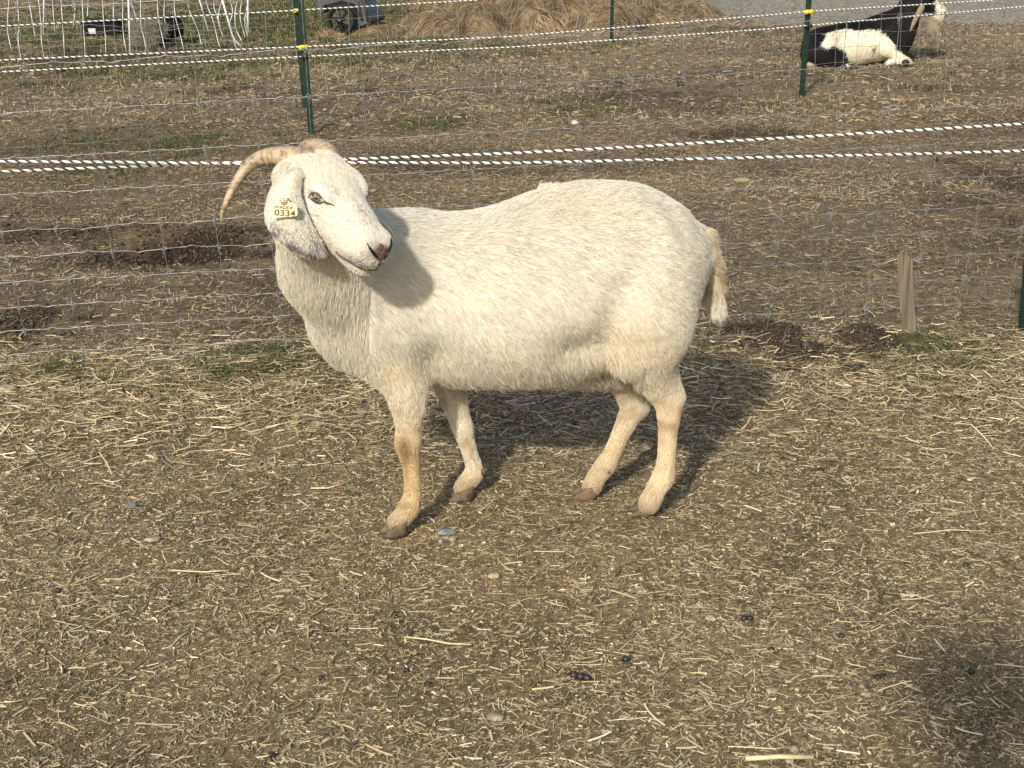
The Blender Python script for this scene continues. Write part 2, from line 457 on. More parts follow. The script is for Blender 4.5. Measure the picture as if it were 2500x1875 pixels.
gf = n.new('ShaderNodeMath'); gf.operation = 'MULTIPLY'; gf.inputs[1].default_value = .65; l.new(sep.outputs[1], gf.inputs[0])
c1 = mixc(gf.outputs[0], base, grc)
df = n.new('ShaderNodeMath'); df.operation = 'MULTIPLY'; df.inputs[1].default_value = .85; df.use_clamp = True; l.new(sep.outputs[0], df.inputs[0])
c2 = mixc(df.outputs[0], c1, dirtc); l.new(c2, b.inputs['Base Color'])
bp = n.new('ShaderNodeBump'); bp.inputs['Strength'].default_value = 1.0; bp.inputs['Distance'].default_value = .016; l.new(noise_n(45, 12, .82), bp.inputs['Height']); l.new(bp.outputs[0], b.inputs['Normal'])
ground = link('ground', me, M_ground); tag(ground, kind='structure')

# ------------------------------------------------------------------ straw, thatch and grass
def ribbons(name, N, pos, L, w_, heading, seg, bend, tilt, lift, col, label=None, zoff=0.0, matl=None, roll=1.0):
    s = np.linspace(-.5, .5, seg + 1)
    d = np.stack([np.cos(heading), np.sin(heading)], 1); q = np.stack([-d[:, 1], d[:, 0]], 1)
    rl = rng.uniform(-roll, roll, N)
    rows = []
    for si in s:
        off = L * si; lat = bend * L * (si * si - .1)
        xy = pos + d * off[:, None] + q * lat[:, None]
        z = lift + tilt * off + np.abs(bend) * L * .15 * (si * si)
        wv = q * (w_ * np.cos(rl) * .5)[:, None]; wz = w_ * np.sin(rl) * .5
        rows.append((np.concatenate([xy - wv, (z - wz)[:, None]], 1), np.concatenate([xy + wv, (z + wz)[:, None]], 1)))
    V = np.stack([np.stack(r, 1) for r in rows], 1)          # N, seg+1, 2, 3
    g0 = gz(pos[:, 0], pos[:, 1]) + zoff
    V[..., 2] += g0[:, None, None]
    b_ = np.arange(N)[:, None] * (seg + 1) * 2
    Qs = [np.stack([b_[:, 0] + 2 * i, b_[:, 0] + 2 * i + 1, b_[:, 0] + 2 * i + 3, b_[:, 0] + 2 * i + 2], 1) for i in range(seg)]
    me = npmesh(name, V.reshape(-1, 3), np.concatenate(Qs))
    set_color(me, np.repeat(col, (seg + 1) * 2, axis=0))
    o = link(name, me, matl or M_straw, smooth=False); tag(o, kind='stuff'); return o
def straw_cols(N, br=1.0, dark=.35):
    t = rng.random(N); pal = np.array([(.12, .082, .040), (.26, .192, .102), (.40, .312, .176), (.52, .420, .250), (.65, .55, .35), (.77, .68, .47)])
    pr = np.array([.15, .24, .27, .20, .10, .04]); k = rng.choice(6, N, p=pr / pr.sum())
    return pal[k] * rng.uniform(.8, 1.2, (N, 1)) * np.array([1, rng.uniform(.97, 1.0), 1]) * br
def scatter(N, y0, y1, dens=None, margin=.75, pw=1.0):
    """uniform over the trapezoid of ground in front of the lens, thinned by dens(x, y)"""
    out = []
    got = 0
    while got < N:
        y = y0 + (y1 - y0) * rng.random(N * 2)
        x = rng.uniform(-1, 1, N * 2) * (.345 * y1 + margin); ok = np.abs(x) < .345 * y + margin
        x, y = x[ok], y[ok]
        if dens is not None:
            k = rng.random(len(x)) < dens(x, y); x, y = x[k], y[k]
        out.append(np.stack([x, y], 1)); got += len(x)
    return np.concatenate(out)[:N]
def dn(x, y):
    d = mask(x, y, DIRT)
    return np.clip(.70 + .34 * vnoise(x, y, .35, 12) + .22 * vnoise(x, y, .12, 13), .12, 1) * (1 - .8 * np.clip(d, 0, 1))
hd = lambda N: rng.normal(0, .75, N) * 1.0 + rng.choice([0, math.pi], N)
# trodden litter around the goat
N = 85000; p = scatter(N, 1.8, 4.7, dn)
L = rng.lognormal(math.log(.0165), .50, N).clip(.007, .06); w_ = rng.uniform(.0010, .0022, N)
straw = ribbons('straw_litter', N, p, L, w_, rng.uniform(0, 2 * math.pi, N), 2, rng.normal(0, .22, N), rng.normal(0, .10, N), rng.uniform(.0005, .0045, N), straw_cols(N), roll=.9)
N = 155000; p = scatter(N, 1.8, 4.6)
L = rng.lognormal(math.log(.0095), .40, N).clip(.004, .022)
ribbons('straw_litter', N, p, L, rng.uniform(.0009, .0020, N), rng.uniform(0, 2 * math.pi, N), 1, np.zeros(N), rng.normal(0, .10, N), rng.uniform(.0005, .0035, N), straw_cols(N, .98), roll=.9)
N = 105000; p = scatter(N, 1.8, 4.6)
chip = rng.lognormal(math.log(.0042), .4, N).clip(.002, .010)
ribbons('chaff', N, p, chip, chip * rng.uniform(.3, .7, N), rng.uniform(0, 2 * math.pi, N), 1, np.zeros(N), rng.normal(0, .35, N), rng.uniform(.0005, .0030, N), straw_cols(N, .92), roll=1.2)
N = 4500; p = scatter(N, 1.9, 4.7, dn)
L = rng.lognormal(math.log(.034), .42, N).clip(.02, .11); w_ = rng.uniform(.0016, .0036, N)
ribbons('straw_litter', N, p, L, w_, rng.uniform(0, 2 * math.pi, N), 3, rng.normal(0, .20, N), rng.normal(0, .05, N), rng.uniform(.004, .008, N), straw_cols(N, .98), roll=.7)
# looser hay where the fence stopped it blowing away
def dn2(x, y): return np.clip(.8 * np.exp(-((y - 4.05) / .38) ** 2) * (.7 + .5 * vnoise(x, y, .3, 41)), 0.02, 1) * (1 - .75 * np.clip(mask(x, y, DIRT), 0, 1))
N = 19000; p = scatter(N, 3.4, 4.8, dn2)
L = rng.lognormal(math.log(.034), .45, N).clip(.02, .13); w_ = rng.uniform(.0014, .003, N)
ribbons('loose_hay', N, p, L, w_, rng.uniform(0, 2 * math.pi, N), 4, rng.normal(0, .5, N), rng.normal(0, .12, N), rng.uniform(.003, .02, N), straw_cols(N, 1.2), roll=.8)
# thatch beyond the fence
def thatch_cols(N, br=1.0, p=None):
    pal = np.array([(.055, .038, .022), (.12, .086, .050), (.19, .142, .085), (.27, .205, .125), (.37, .29, .18), (.54, .45, .30), (.10, .100, .045)])
    k = rng.choice(7, N, p=[.16, .24, .24, .17, .10, .03, .06]); c = pal[k] * rng.uniform(.75, 1.25, (N, 1)) * br
    if p is not None: c = c * tone(p)[:, None]
    c = np.minimum(c, np.array((.50, .41, .27)))
    return c
def tone(p):
    x, y = p[:, 0], p[:, 1]
    t = .92 + .30 * vnoise(x * .5, y, .7, 15) + .22 * vnoise(x * .5, y, .25, 16)
    return np.clip(t, .45, 1.4) * (1 - .55 * np.clip(mask(x, y, DIRT), 0, 1))
N = 120000; p = scatter(N, 4.5, 9.2, dn)
L = rng.lognormal(math.log(.020), .5, N).clip(.008, .08); w_ = rng.uniform(.0015, .0033, N)
ribbons('dry_grass', N, p, L, w_, rng.uniform(0, 2 * math.pi, N), 1, rng.normal(0, .4, N), rng.normal(0, .22, N), rng.uniform(.001, .010, N), thatch_cols(N, 1.6, p), roll=1.1)
def dn3(x, y): return dn(x, y) * (1 - .4 * np.clip(mask(x, y, GREEN), 0, 1))
N = 120000; p = scatter(N, 9.0, 21, dn3, 1.0)
L = rng.lognormal(math.log(.030), .45, N).clip(.012, .10); w_ = rng.uniform(.0028, .0062, N)
ribbons('dry_grass', N, p, L, w_, rng.uniform(0, 2 * math.pi, N), 1, rng.normal(0, .5, N), rng.normal(0, .22, N), rng.uniform(.002, .014, N), thatch_cols(N, 1.75, p), roll=1.2)
# green blades
def blades(name, N, p, H, w0, seg=2, cols=None):
    a = rng.uniform(0, 2 * math.pi, N); d = np.stack([np.cos(a), np.sin(a)], 1); q = np.stack([-d[:, 1], d[:, 0]], 1)
    g0 = gz(p[:, 0], p[:, 1]); ln_ = rng.uniform(.2, 1.1, N); V = []
    for s in np.linspace(0, 1, seg + 1):
        c_ = p + d * (H * ln_ * s ** 1.6)[:, None]; z = g0 + H * s * (1 - .3 * ln_ * s)
        ww = (w0 * (1 - .8 * s))[:, None] * .5
        V.append(np.stack([np.concatenate([c_ - q * ww, z[:, None]], 1), np.concatenate([c_ + q * ww, z[:, None]], 1)], 1))
    V = np.stack(V, 1); b_ = np.arange(N) * (seg + 1) * 2
    Qs = [np.stack([b_ + 2 * i, b_ + 2 * i + 1, b_ + 2 * i + 3, b_ + 2 * i + 2], 1) for i in range(seg)]
    me = npmesh(name, V.reshape(-1, 3), np.concatenate(Qs))
    pal = np.array([(.036, .056, .014), (.055, .080, .022), (.085, .108, .036), (.15, .145, .055), (.24, .20, .10)]); k = rng.choice(5, N, p=[.22, .26, .20, .17, .15])
    set_color(me, np.repeat(cols if cols is not None else pal[k] * rng.uniform(.75, 1.25, (N, 1)), (seg + 1) * 2, axis=0))
    o = link(name, me, M_grass, smooth=False); tag(o, kind='stuff'); return o
gd = lambda x, y: np.clip(mask(x, y, GREEN) - .12, 0, 1) ** 1.1 * (1 - .9 * np.clip(mask(x, y, DIRT), 0, 1)) * np.clip(.35 + .9 * vnoise(x, y, .08, 51) + .3 * vnoise(x, y, .3, 52), .02, 1)
N = 15000; blades('green_grass', N, scatter(N, 3.5, 5.2, gd), rng.uniform(.006, .026, N), rng.uniform(.0012, .0026, N))
N = 14000; blades('green_grass', N, scatter(N, 5.2, 10, gd), rng.uniform(.008, .028, N), rng.uniform(.002, .005, N), 1)
N = 55000; blades('green_grass', N, scatter(N, 9.5, 22, gd, 1.0), rng.uniform(.018, .050, N), rng.uniform(.006, .014, N), 1)
N = 50000; p = scatter(N, 4.6, 9.5, dn); blades('dry_stubble', N, p, rng.uniform(.006, .022, N), rng.uniform(.0018, .0045, N), 1, thatch_cols(N, 1.4, p))
N = 50000; p = scatter(N, 9.2, 21, dn3, 1.0); blades('dry_stubble', N, p, rng.uniform(.012, .036, N), rng.uniform(.005, .012, N), 1, thatch_cols(N, 1.5, p))
# crumbs of soil and chaff
def crumbs(name, N, p, r, col, sink=.3, matl=None):
    base = np.array([(1, 0, 0), (-1, 0, 0), (0, 1, 0), (0, -1, 0), (0, 0, .8), (0, 0, -.8)], float)
    T = np.array([(0, 2, 4), (2, 1, 4), (1, 3, 4), (3, 0, 4), (2, 0, 5), (1, 2, 5), (3, 1, 5), (0, 3, 5)])
    g0 = gz(p[:, 0], p[:, 1]); a = rng.uniform(0, 6.28, N); ca, sa = np.cos(a), np.sin(a)
    b_ = base[None] * r[:, None, None] * rng.uniform(.6, 1.3, (N, 6, 1))
    V = np.stack([b_[..., 0] * ca[:, None] - b_[..., 1] * sa[:, None], b_[..., 0] * sa[:, None] + b_[..., 1] * ca[:, None], b_[..., 2]], -1)
    V[..., 0] += p[:, :1]; V[..., 1] += p[:, 1:]; V[..., 2] += (g0 + r * sink)[:, None]
    F_ = (T[None] + (np.arange(N) * 6)[:, None, None]).reshape(-1, 3)
    me = npmesh(name, V.reshape(-1, 3), F_); set_color(me, np.repeat(col, 6, axis=0))
    o = link(name, me, matl or M_skin, smooth=False); tag(o, kind='stuff'); return o
N = 10000; p = scatter(N, 1.9, 5.0)
crumbs('soil_crumbs', N, p, rng.lognormal(math.log(.0022), .45, N).clip(.001, .009), np.array([(.24, .19, .12)]) * rng.uniform(.35, 1.25, (N, 1)))
dd = lambda x, y: np.clip(mask(x, y, DIRT) - .3, 0, 1)
N = 7000; p = scatter(N, 3.9, 5.0, dd)
crumbs('soil_crumbs', N, p, rng.lognormal(math.log(.0034), .5, N).clip(.0015, .012), np.array([(.050, .037, .024)]) * rng.uniform(.5, 1.5, (N, 1)), .5)
N = 5000; p = scatter(N, 5.0, 12, dd)
crumbs('soil_crumbs', N, p, rng.lognormal(math.log(.005), .5, N).clip(.002, .016), np.array([(.070, .052, .034)]) * rng.uniform(.5, 1.5, (N, 1)), .5)
# ------------------------------------------------------------------ the near wire fence
def YF_(X, z): return 4.37 + .080 * (X + 1.5) - .11 * z
def FP(x, y):
    Y = 4.4
    for _ in range(12):
        p = P(x, y, Y); Y = YF_(p.x, p.z)
    return P(x, y, Y)
rowL = [18, 159, 273, 385, 473, 563, 625, 687, 749, 806, 862, 902]; rowR = [-92, 28, 144, 256, 344, 429, 502, 561, 618, 675, 736, 789]
fence = empty('wire_fence', (0, 4.49, 0), 'woven wire fence of crimped square mesh running close behind the white goat', 'fence')
lft = [FP(60, y) for y in rowL]; rgt = [FP(2440, y) for y in rowR]
def row_z(i, X):
    a, b = lft[i], rgt[i]; return a.z + (b.z - a.z) * (X - a.x) / (b.x - a.x)
X0 = FP(38, 0).x; X1 = FP(2456, 0).x; SP = (X1 - X0) / 18
NS = range(-8, 27)
def sway(k, z): return .006 * math.sin(k * 1.7 + z * 5) * (1 - z)
def FX(k, z):
    """x of stay k; the stays fan in slightly towards the bottom"""
    x = X0 + SP * k; return x - (x - .25) * .035 * (1 - z) ** 2 + sway(k, z)
wires = []
for i in range(12):
    pts = []
    for k in list(NS)[:-1]:
        z0 = row_z(i, FX(k, .5)); xa, xb = FX(k, z0), FX(k + 1, z0); sg = 1 if (k + i // 3) % 2 == 0 else -1
        jit = .0018 * math.sin(k * 3.1 + i * 2.3)
        for t, dz in ((0, 0), (.22, .0012), (.41, .001 * sg), (.47, .0048 * sg), (.52, .0050 * sg), (.62, .0012 * sg), (.80, -.001)):
            x = xa + (xb - xa) * t; z = row_z(i, x) + dz + jit * math.sin(math.pi * t)
            if i == 11: z = max(z, float(gz(x, YF_(x, z))) + .006 + .004 * math.sin(x * 4))
            pts.append(Vector((x, YF_(x, z), z)))
    wb = MB(); wb.tube(pts, .0011 if i else .0012, 6); wires.append(wb.build('line_wire', M_wire, fence, True))
for k in NS:
    pts = []; zs = [row_z(i, FX(k, .5)) for i in range(12)]
    zz = sorted(set([zs[0] + .02] + zs + [(a + b) / 2 for a, b in zip(zs, zs[1:])]), reverse=True)
    for z in zz: pts.append(Vector((FX(k, z), YF_(FX(k, z), z) - .0030, z)))
    wb = MB(); wb.tube(pts, .00095, 6); wb.build('stay_wire', M_wire, fence, True)
kb = MB()
ring = [Vector((.0058 * math.cos(a), -.0005 - .0012 * math.cos(2 * a), .0058 * math.sin(a) + .001)) for a in np.linspace(0, 2 * math.pi, 13)]
kb.tube(ring, .0009, 5, cap=False)
hel = [Vector((.0028 * math.cos(t * 9), -.003 + .0028 * math.sin(t * 9), -.005 - .013 * t)) for t in np.linspace(0, 1, 14)]
kb.tube(hel, .0009, 5); kb.tube([Vector((-.008, 0, -.003)), Vector((-.001, -.003, -.007))], .0009, 5); kb.tube([Vector((.004, 0, .003)), Vector((.0085, .001, -.0015))], .0009, 5)
knot0 = kb.build('wire_knot', M_wire, fence, True)
first = True
for k in NS:
    for i in range(11):
        z = row_z(i, FX(k, .5)); x = FX(k, z)
        p0 = Vector((x, YF_(x, z), z))
        o = knot0 if first else knot0.copy()
        if not first: C.objects.link(o)
        first = False
        o.parent = fence; o.matrix_parent_inverse = Matrix.Translation(-wloc(fence)); o.location = p0
        o.rotation_euler = (0, rng.uniform(-.25, .25), rng.uniform(-.5, .5)); o.scale = (rng.choice([-1, 1]), 1, rng.uniform(.85, 1.2))

# ------------------------------------------------------------------ braided electric ropes
def rope_mat(name, wc, bc, pitch, fracw):
    m = mat(name, wc, .55); n, l, b = nodes(m)
    a = n.new('ShaderNodeAttribute'); a.attribute_name = 'phase'
    r = n.new('ShaderNodeValToRGB'); r.color_ramp.interpolation = 'LINEAR'; e = r.color_ramp.elements
    f = n.new('ShaderNodeMath'); f.operation = 'FRACT'; l.new(a.outputs['Fac'], f.inputs[0]); l.new(f.outputs[0], r.inputs[0])
    e[0].position = 0; e[0].color = (*bc, 1); e[1].position = 1 - fracw; e[1].color = (*bc, 1)
    for p_, c_ in ((1 - fracw + .03, wc), (.975, wc), (1.0, bc)):
        q = e.new(p_); q.color = (*c_, 1)
    l.new(r.outputs[0], b.inputs['Base Color']); return m
M_rope = rope_mat('rope_braid', (.80, .79, .75), (.022, .022, .020), .03, .64)
def rope(pts, r, pitch, label, step, nseg=10, cat='rope', group=None):
    P_ = np.array([tuple(p) for p in pts]); d = np.r_[0, np.cumsum(np.linalg.norm(np.diff(P_, axis=0), axis=1))]
    t = np.arange(0, d[-1], step); Cx = np.stack([np.interp(t, d, P_[:, i]) for i in range(3)], 1)
    n_ = len(t); V = np.zeros((n_, nseg, 3)); ph = np.zeros((n_, nseg))
    dirn = (P_[-1] - P_[0]) / np.linalg.norm(P_[-1] - P_[0]); sx = np.cross(dirn, (0, 0, 1)); sx /= np.linalg.norm(sx); up = np.cross(sx, dirn)
    for k in range(nseg):
        a = 2 * math.pi * k / nseg; phk = t / pitch + k / nseg
        fr = phk % 1.0
        rr = r * (1 + .16 * np.sin(np.pi * np.clip((fr - .36) / .64, 0, 1)) - .12 * (fr < .36))
        V[:, k] = Cx + (sx * math.cos(a) + up * math.sin(a)) * rr[:, None]; ph[:, k] = phk
    i, j = np.meshgrid(np.arange(n_ - 1), np.arange(nseg), indexing='ij'); i = i.ravel(); j = j.ravel(); j2 = (j + 1) % nseg
    # separate seam column so the phase does not wrap
    V = np.concatenate([V, V[:, :1]], 1); ph = np.concatenate([ph, ph[:, :1] + 1], 1); w1 = nseg + 1
    me = npmesh('electric_rope', V.reshape(-1, 3), np.stack([i * w1 + j, i * w1 + j + 1, (i + 1) * w1 + j + 1, (i + 1) * w1 + j], 1))
    a = me.attributes.new('phase', 'FLOAT', 'POINT'); a.data.foreach_set('value', ph.ravel().astype(np.float32))
    o = link('electric_rope', me, M_rope); tag(o, label, cat, group); return o
def back(pts, dY): return [P(x, y, YF_(P(x, y, 4.4).x, .6) + dY + ((x / 2500) * dz)) for x, y, dz in pts]
GRP = 'black and white electric ropes'
rope(back([(-1100, 379, 0), (-260, 390, 0), (0, 394, 0), (300, 396, 0), (625, 400, 0), (900, 397, 0), (1250, 398, 0), (1562, 391, 0), (1875, 384, 0), (2190, 377, 0), (2500, 368, 0), (2760, 360, 0), (3500, 337, 0)], .055), .0037, .0300,
     'thick striped rope that is upper at the left edge, lower at the right edge', .003, group=GRP)
rope(back([(-1100, 451, 0), (-260, 428, 0), (0, 419, 0), (300, 407, 0), (500, 399, 0), (625, 395, 0), (870, 388, 0), (1250, 374, 0), (1562, 358, 0), (1875, 339, 0), (2190, 321, 0), (2500, 302, 0), (2760, 290, 0), (3500, 256, 0)], .075), .0037, .0300,
     'thick striped rope that is lower at the left edge, upper at the right edge', .003, group=GRP)

# ------------------------------------------------------------------ far paddock fence on green steel posts
A0 = G(745, 326); A1 = G(1955, 234)
def FY(X): return A0.y + (A1.y - A0.y) * (X - A0.x) / (A1.x - A0.x)
def tpost(x0, y0, x1, y1, label, w_, top=1.35, insul=(), lean=(0, 0), clip_side=-1):
    """studded T-section steel post; (x0,y0) foot in the photo, (x1,y1) a point higher up on it"""
    b_ = gp(x0, y0); t_ = P(x1, y1, b_.y); d = (t_ - b_).normalized()
    e = empty('fence_post', b_, label, 'fence post', 'green steel fence posts')
    tp_ = b_ + d * top
    q = MB()
    fw, st_, th_ = w_, w_ * .75, .0035
    def beam(ox, oy, wx, wy):
        c = [Vector((ox - wx / 2, oy - wy / 2, 0)), Vector((ox + wx / 2, oy - wy / 2, 0)), Vector((ox + wx / 2, oy + wy / 2, 0)), Vector((ox - wx / 2, oy + wy / 2, 0))]
        q.add([b_ + v - Vector((0, 0, .15)) for v in c] + [tp_ + v for v in c], [(3, 2, 1, 0), (4, 5, 6, 7), (0, 1, 5, 4), (1, 2, 6, 5), (2, 3, 7, 6), (3, 0, 4, 7)])
    beam(0, 0, fw, .006); beam(0, .006 + st_ / 2 - .002, .006, st_)
    q.build('flange', M_post, e)
    sb = MB(); n_ = int(top / .055)
    for i in range(1, n_):
        c = b_ + d * (i * .055); sb.box(c + Vector((0, -.0055, 0)), (.008, .005, .014))
    sb.build('stud', M_post, e)['kind'] = 'stuff'
    return e, b_, d
def insulator(e, p, m_, big=1.0):
    i = MB(); i.tube([p + Vector((-.012, -.022, 0)) * big, p + Vector((-.012, -.040, 0)) * big], [.011 * big, .013 * big], 12)
    i.box(p + Vector((.006, -.012, 0)) * big, Vector((.034, .022, .020)) * big)
    i.box(p + Vector((.018, 0, 0)) * big, Vector((.006, .020, .022)) * big)
    i.build('insulator', m_, e, True)
e1, b1, d1 = tpost(762, 326, 736, 20, 'dark green steel post with a yellow clip, the one standing behind the goat\'s horns', .034)
insulator(e1, P(741, 114, b1.y), M_yel, 1.0); insulator(e1, P(745, 138, b1.y), M_blk, .8)
e2, b2, d2 = tpost(748, 262, 722, 0, 'second green steel post with a yellow clip near its top, tucked behind the left one', .034)
insulator(e2, P(727, 25, b2.y), M_yel, 1.0)
e3, b3, d3 = tpost(1955, 234, 1974, 0, 'green steel post with a yellow clip in front of the resting black and white goat', .036)
insulator(e3, P(1972, 28, b3.y), M_yel, 1.15); insulator(e3, P(1974, 63, b3.y), M_blk, .9)
e4, b4, d4 = tpost(1491, 107, 1494, 0, 'thin green steel post standing far off in front of the hay heap', .034)
e5, b5, d5 = tpost(2501, 806, 2512, 640, 'green steel post at the very right edge beside the near mesh', .030, top=.34)

rmap = [((0, 147), (625, 119), (745, 114), (1250, 89), (1875, 37), (1972, 28), (2430, 0)),
        ((0, 176), (625, 144), (745, 138), (1250, 115), (1875, 71), (1974, 62), (2500, 16)),
        ((0, 64), (625, 31), (728, 25), (1170, 0))]
labs = ['thin distant twisted rope held by the yellow clips of the far posts', 'lowest thin distant twisted rope held by the black clips of the far posts', 'uppermost thin distant twisted rope running from the left edge past the cart']
for r_, lb, off in zip(rmap, labs, (-.03, -.02, .75)):
    pts = []; r2 = [(r_[0][0] - 1000, r_[0][1] + 1000 * (r_[0][1] - r_[1][1]) / (r_[1][0] - r_[0][0]))] + list(r_)
    for x, y in r2:
        Y = 9.0
        for _ in range(10): Y = FY(P(x, y, Y).x) + off
        pts.append(P(x, y, Y))
    rope(pts, .0038, .034, lb, .006, 8, group=GRP)

# the far mesh, fine wires
ff = empty('wire_fence', (0, FY(0), 0), 'fine weathered mesh fence strung on the far green posts across the paddock', 'fence')
hz = [.02, .10, .18, .27, .37, .48, .60, .75, .90, 1.05, 1.20]
for i, z in enumerate(hz):
    pts = []; X = -6.4
    while X < 6.4:
        pts.append(Vector((X, FY(X) + .02, z + .02 + .006 * math.sin(X * 5.1 + i) + .0035 * math.sin(X * 23 + i * 2) + float(gz(X, FY(X)))))); X += .10
    wb = MB(); wb.tube(pts, .0011, 4); wb.build('line_wire', M_farwire, ff, True)
X = -5.6; k = 0
while X < 5.6:
    g_ = float(gz(X, FY(X)))
    wb = MB(); wb.tube([Vector((X + .008 * math.sin(k * 1.3 + z * 4), FY(X) + .018, z + .02 + g_)) for z in (0, .2, .4, .6, .8, 1.0, 1.2)], .0013, 4); wb.build('stay_wire', M_farwire, ff, True)
    X += .152; k += 1

# ------------------------------------------------------------------ white electric netting, slumped
net = empty('electric_netting', (G(330, 133).x, G(330, 133).y, 0), 'slumped white electric netting on thin white stakes near the black trough', 'netting')
YN = 13.2
for (xa, ya, xb, yb, r) in ((106, 84, 108, -60, .0055), (318, 134, 312, -40, .0075), (336, 54, 300, -60, .0045), (509, 77, 470, -60, .0055), (577, 118, 534, -30, .0085), (606, 80, 604, -60, .007), (601, 74, 612, -60, .005)):
    b_ = gp(xa, max(ya, 60)); b_ = P(xa, ya, YN + rng.uniform(-.1, .3)); t_ = P(xb, yb, b_.y)
    s_ = MB(); s_.tube([b_, t_], r, 8); s_.build('stake', M_white, net, True)
strands = [((22, 0), (18, 70), (30, 130)), ((42, -10), (46, 60), (44, 95), (54, 160)), ((68, -10), (75, 30), (86, 90)), ((93, -10), (100, 60), (101, 100), (107, 140), (104, 160)), ((127, -10), (130, 30), (134, 80)), ((148, -10), (153, 60), (156, 110), (158, 148)),
           ((178, -10), (183, 20), (178, 70)), ((200, -10), (203, 50), (206, 100), (209, 150)), ((216, -10), (213, 40)), ((250, -10), (252, 40), (257, 90), (259, 140)), ((276, -10), (277, 46)), ((300, -10), (300, 70), (309, 132)),
           ((343, -10), (344, 60), (352, 95), (356, 120), (352, 134)), ((384, -10), (386, 40), (396, 90), (404, 125)), ((404, -10), (400, 30), (404, 60)), ((424, -10), (428, 40), (440, 85), (450, 128)), ((458, -10), (462, 25), (482, 70), (492, 110)),
           ((500, -10), (508, 20), (520, 50), (532, 100), (538, 117)), ((524, -10), (522, 15), (530, 40), (540, 74)), ((545, -10), (534, 30), (534, 60), (545, 90)), ((560, -10), (568, 30), (560, 60), (572, 95), (588, 112)), ((582, -10), (574, 30), (576, 70), (590, 100)), ((592, -10), (586, 40), (598, 90)), ((612, -10), (600, 30), (598, 60), (604, 88))]
for st_ in strands:
    pts = []; A = np.array(st_, float); q = np.linspace(0, len(A) - 1.001, 12)
    xs = smooth_interp(q, np.arange(len(A), dtype=float), A[:, 0]); ys = smooth_interp(q, np.arange(len(A), dtype=float), A[:, 1])
    pts = [P(x, y, YN - .02 + .03 * math.sin(y * .1)) for x, y in zip(xs, ys)]
    s_ = MB(); s_.tube(pts, .0028, 5); s_.build('net_strand', M_white, net, True)
for y0 in (6, 22, 38, 54, 70, 86, 102, 118):
    pts = [P(x, y0 - (x * .028) + 3 * math.sin(x * .045 + y0) + 2 * math.sin(x * .11), YN) for x in range(-60, 600, 12)]
    s_ = MB(); s_.tube(pts, .0014, 4); s_.build('net_line', M_farwire, net, True)
# ------------------------------------------------------------------ the white goat
PXM = 3760 / ((P(1250, 700, 3.2) - CAM).dot(_F))     # pixels per metre at the goat
CREAM = np.array((.775, .735, .625)); YEL = np.array((.70, .53, .29)); BRN = np.array((.26, .15, .06)); GREY = np.array((.22, .21, .22))
YB = 3.22
goat = empty('white_goat', (G(1250, 1250).x, YB, 0), 'cream white horned goat with a pale yellow ear tag, standing and looking back', 'goat')
B = Body()
st = np.array([  # px x, top, bottom, half width m
    (792, 610, 765, .050), (808, 560, 805, .080), (842, 530, 855, .112), (885, 520, 895, .138), (950, 517, 915, .150), (1020, 516, 915, .160), (1100, 525, 912, .176),
    (1200, 512, 914, .192), (1300, 476, 912, .196), (1400, 452, 905, .184), (1480, 447, 885, .166), (1560, 456, 860, .146),
    (1620, 482, 800, .130), (1680, 526, 735, .112), (1712, 572, 690, .080), (1728, 612, 655, .040)], float)
tx = np.array([P(a, (b + c) / 2, YB).x for a, b, c, d in st]); tt = np.array([P(a, b, YB).z for a, b, c, d in st]); tb = np.array([P(a, c, YB).z for a, b, c, d in st])
tc_ = (tt + tb) / 2; th = (tt - tb) / 2; tw = st[:, 3]
def torso(X):
    x = X[..., 0]; c = smooth_interp(x, tx, tc_); h = np.maximum(smooth_interp(x, tx, th), .01); w_ = np.maximum(smooth_interp(x, tx, tw), .01)
    zz = (X[..., 2] - c) / h; yy = (X[..., 1] - YB) / w_
    # a little fuller low down (belly), narrower at the spine
    yy = yy / (1 - .16 * np.clip(zz, 0, 1) ** 2)
    r = (np.abs(yy) ** 2.25 + np.abs(zz) ** 2.25) ** (1 / 2.25)
    d = (r - 1) * np.minimum(h, w_)
    ex = np.maximum(np.maximum(tx[0] - x, x - tx[-1]), 0)
    return np.where(ex > 0, np.sqrt(np.maximum(d, 0) ** 2 + ex ** 2) , d)
B.add(torso, (tx[0] - .02, YB - .22, tb.min() - .03), (tx[-1] + .02, YB + .22, tt.max() + .03), k=.03, flow=(.75, 0, -.75), L=.022, col=CREAM)
def Q(x, y, Y): return np.array(P(x, y, Y))
# neck
nf = (-.1, .2, -1)
B.cone(Q(900, 725, 3.15), Q(815, 640, 3.08), .128, .098, k=.07, flow=(.05, 0, -1), L=.026, col=CREAM)
B.cone(Q(815, 640, 3.08), Q(782, 545, 2.99), .096, .076, k=.06, flow=(.0, 0, -1), L=.026, col=CREAM)
B.cone(Q(782, 545, 2.99), Q(782, 478, 2.95), .076, .062, k=.05, flow=(.1, 0, -1), L=.022, col=CREAM)
# brisket
B.ell(Q(850, 775, 3.19), (.066, .100, .09), k=.06, flow=(.2, 0, -1), L=.026, col=CREAM)
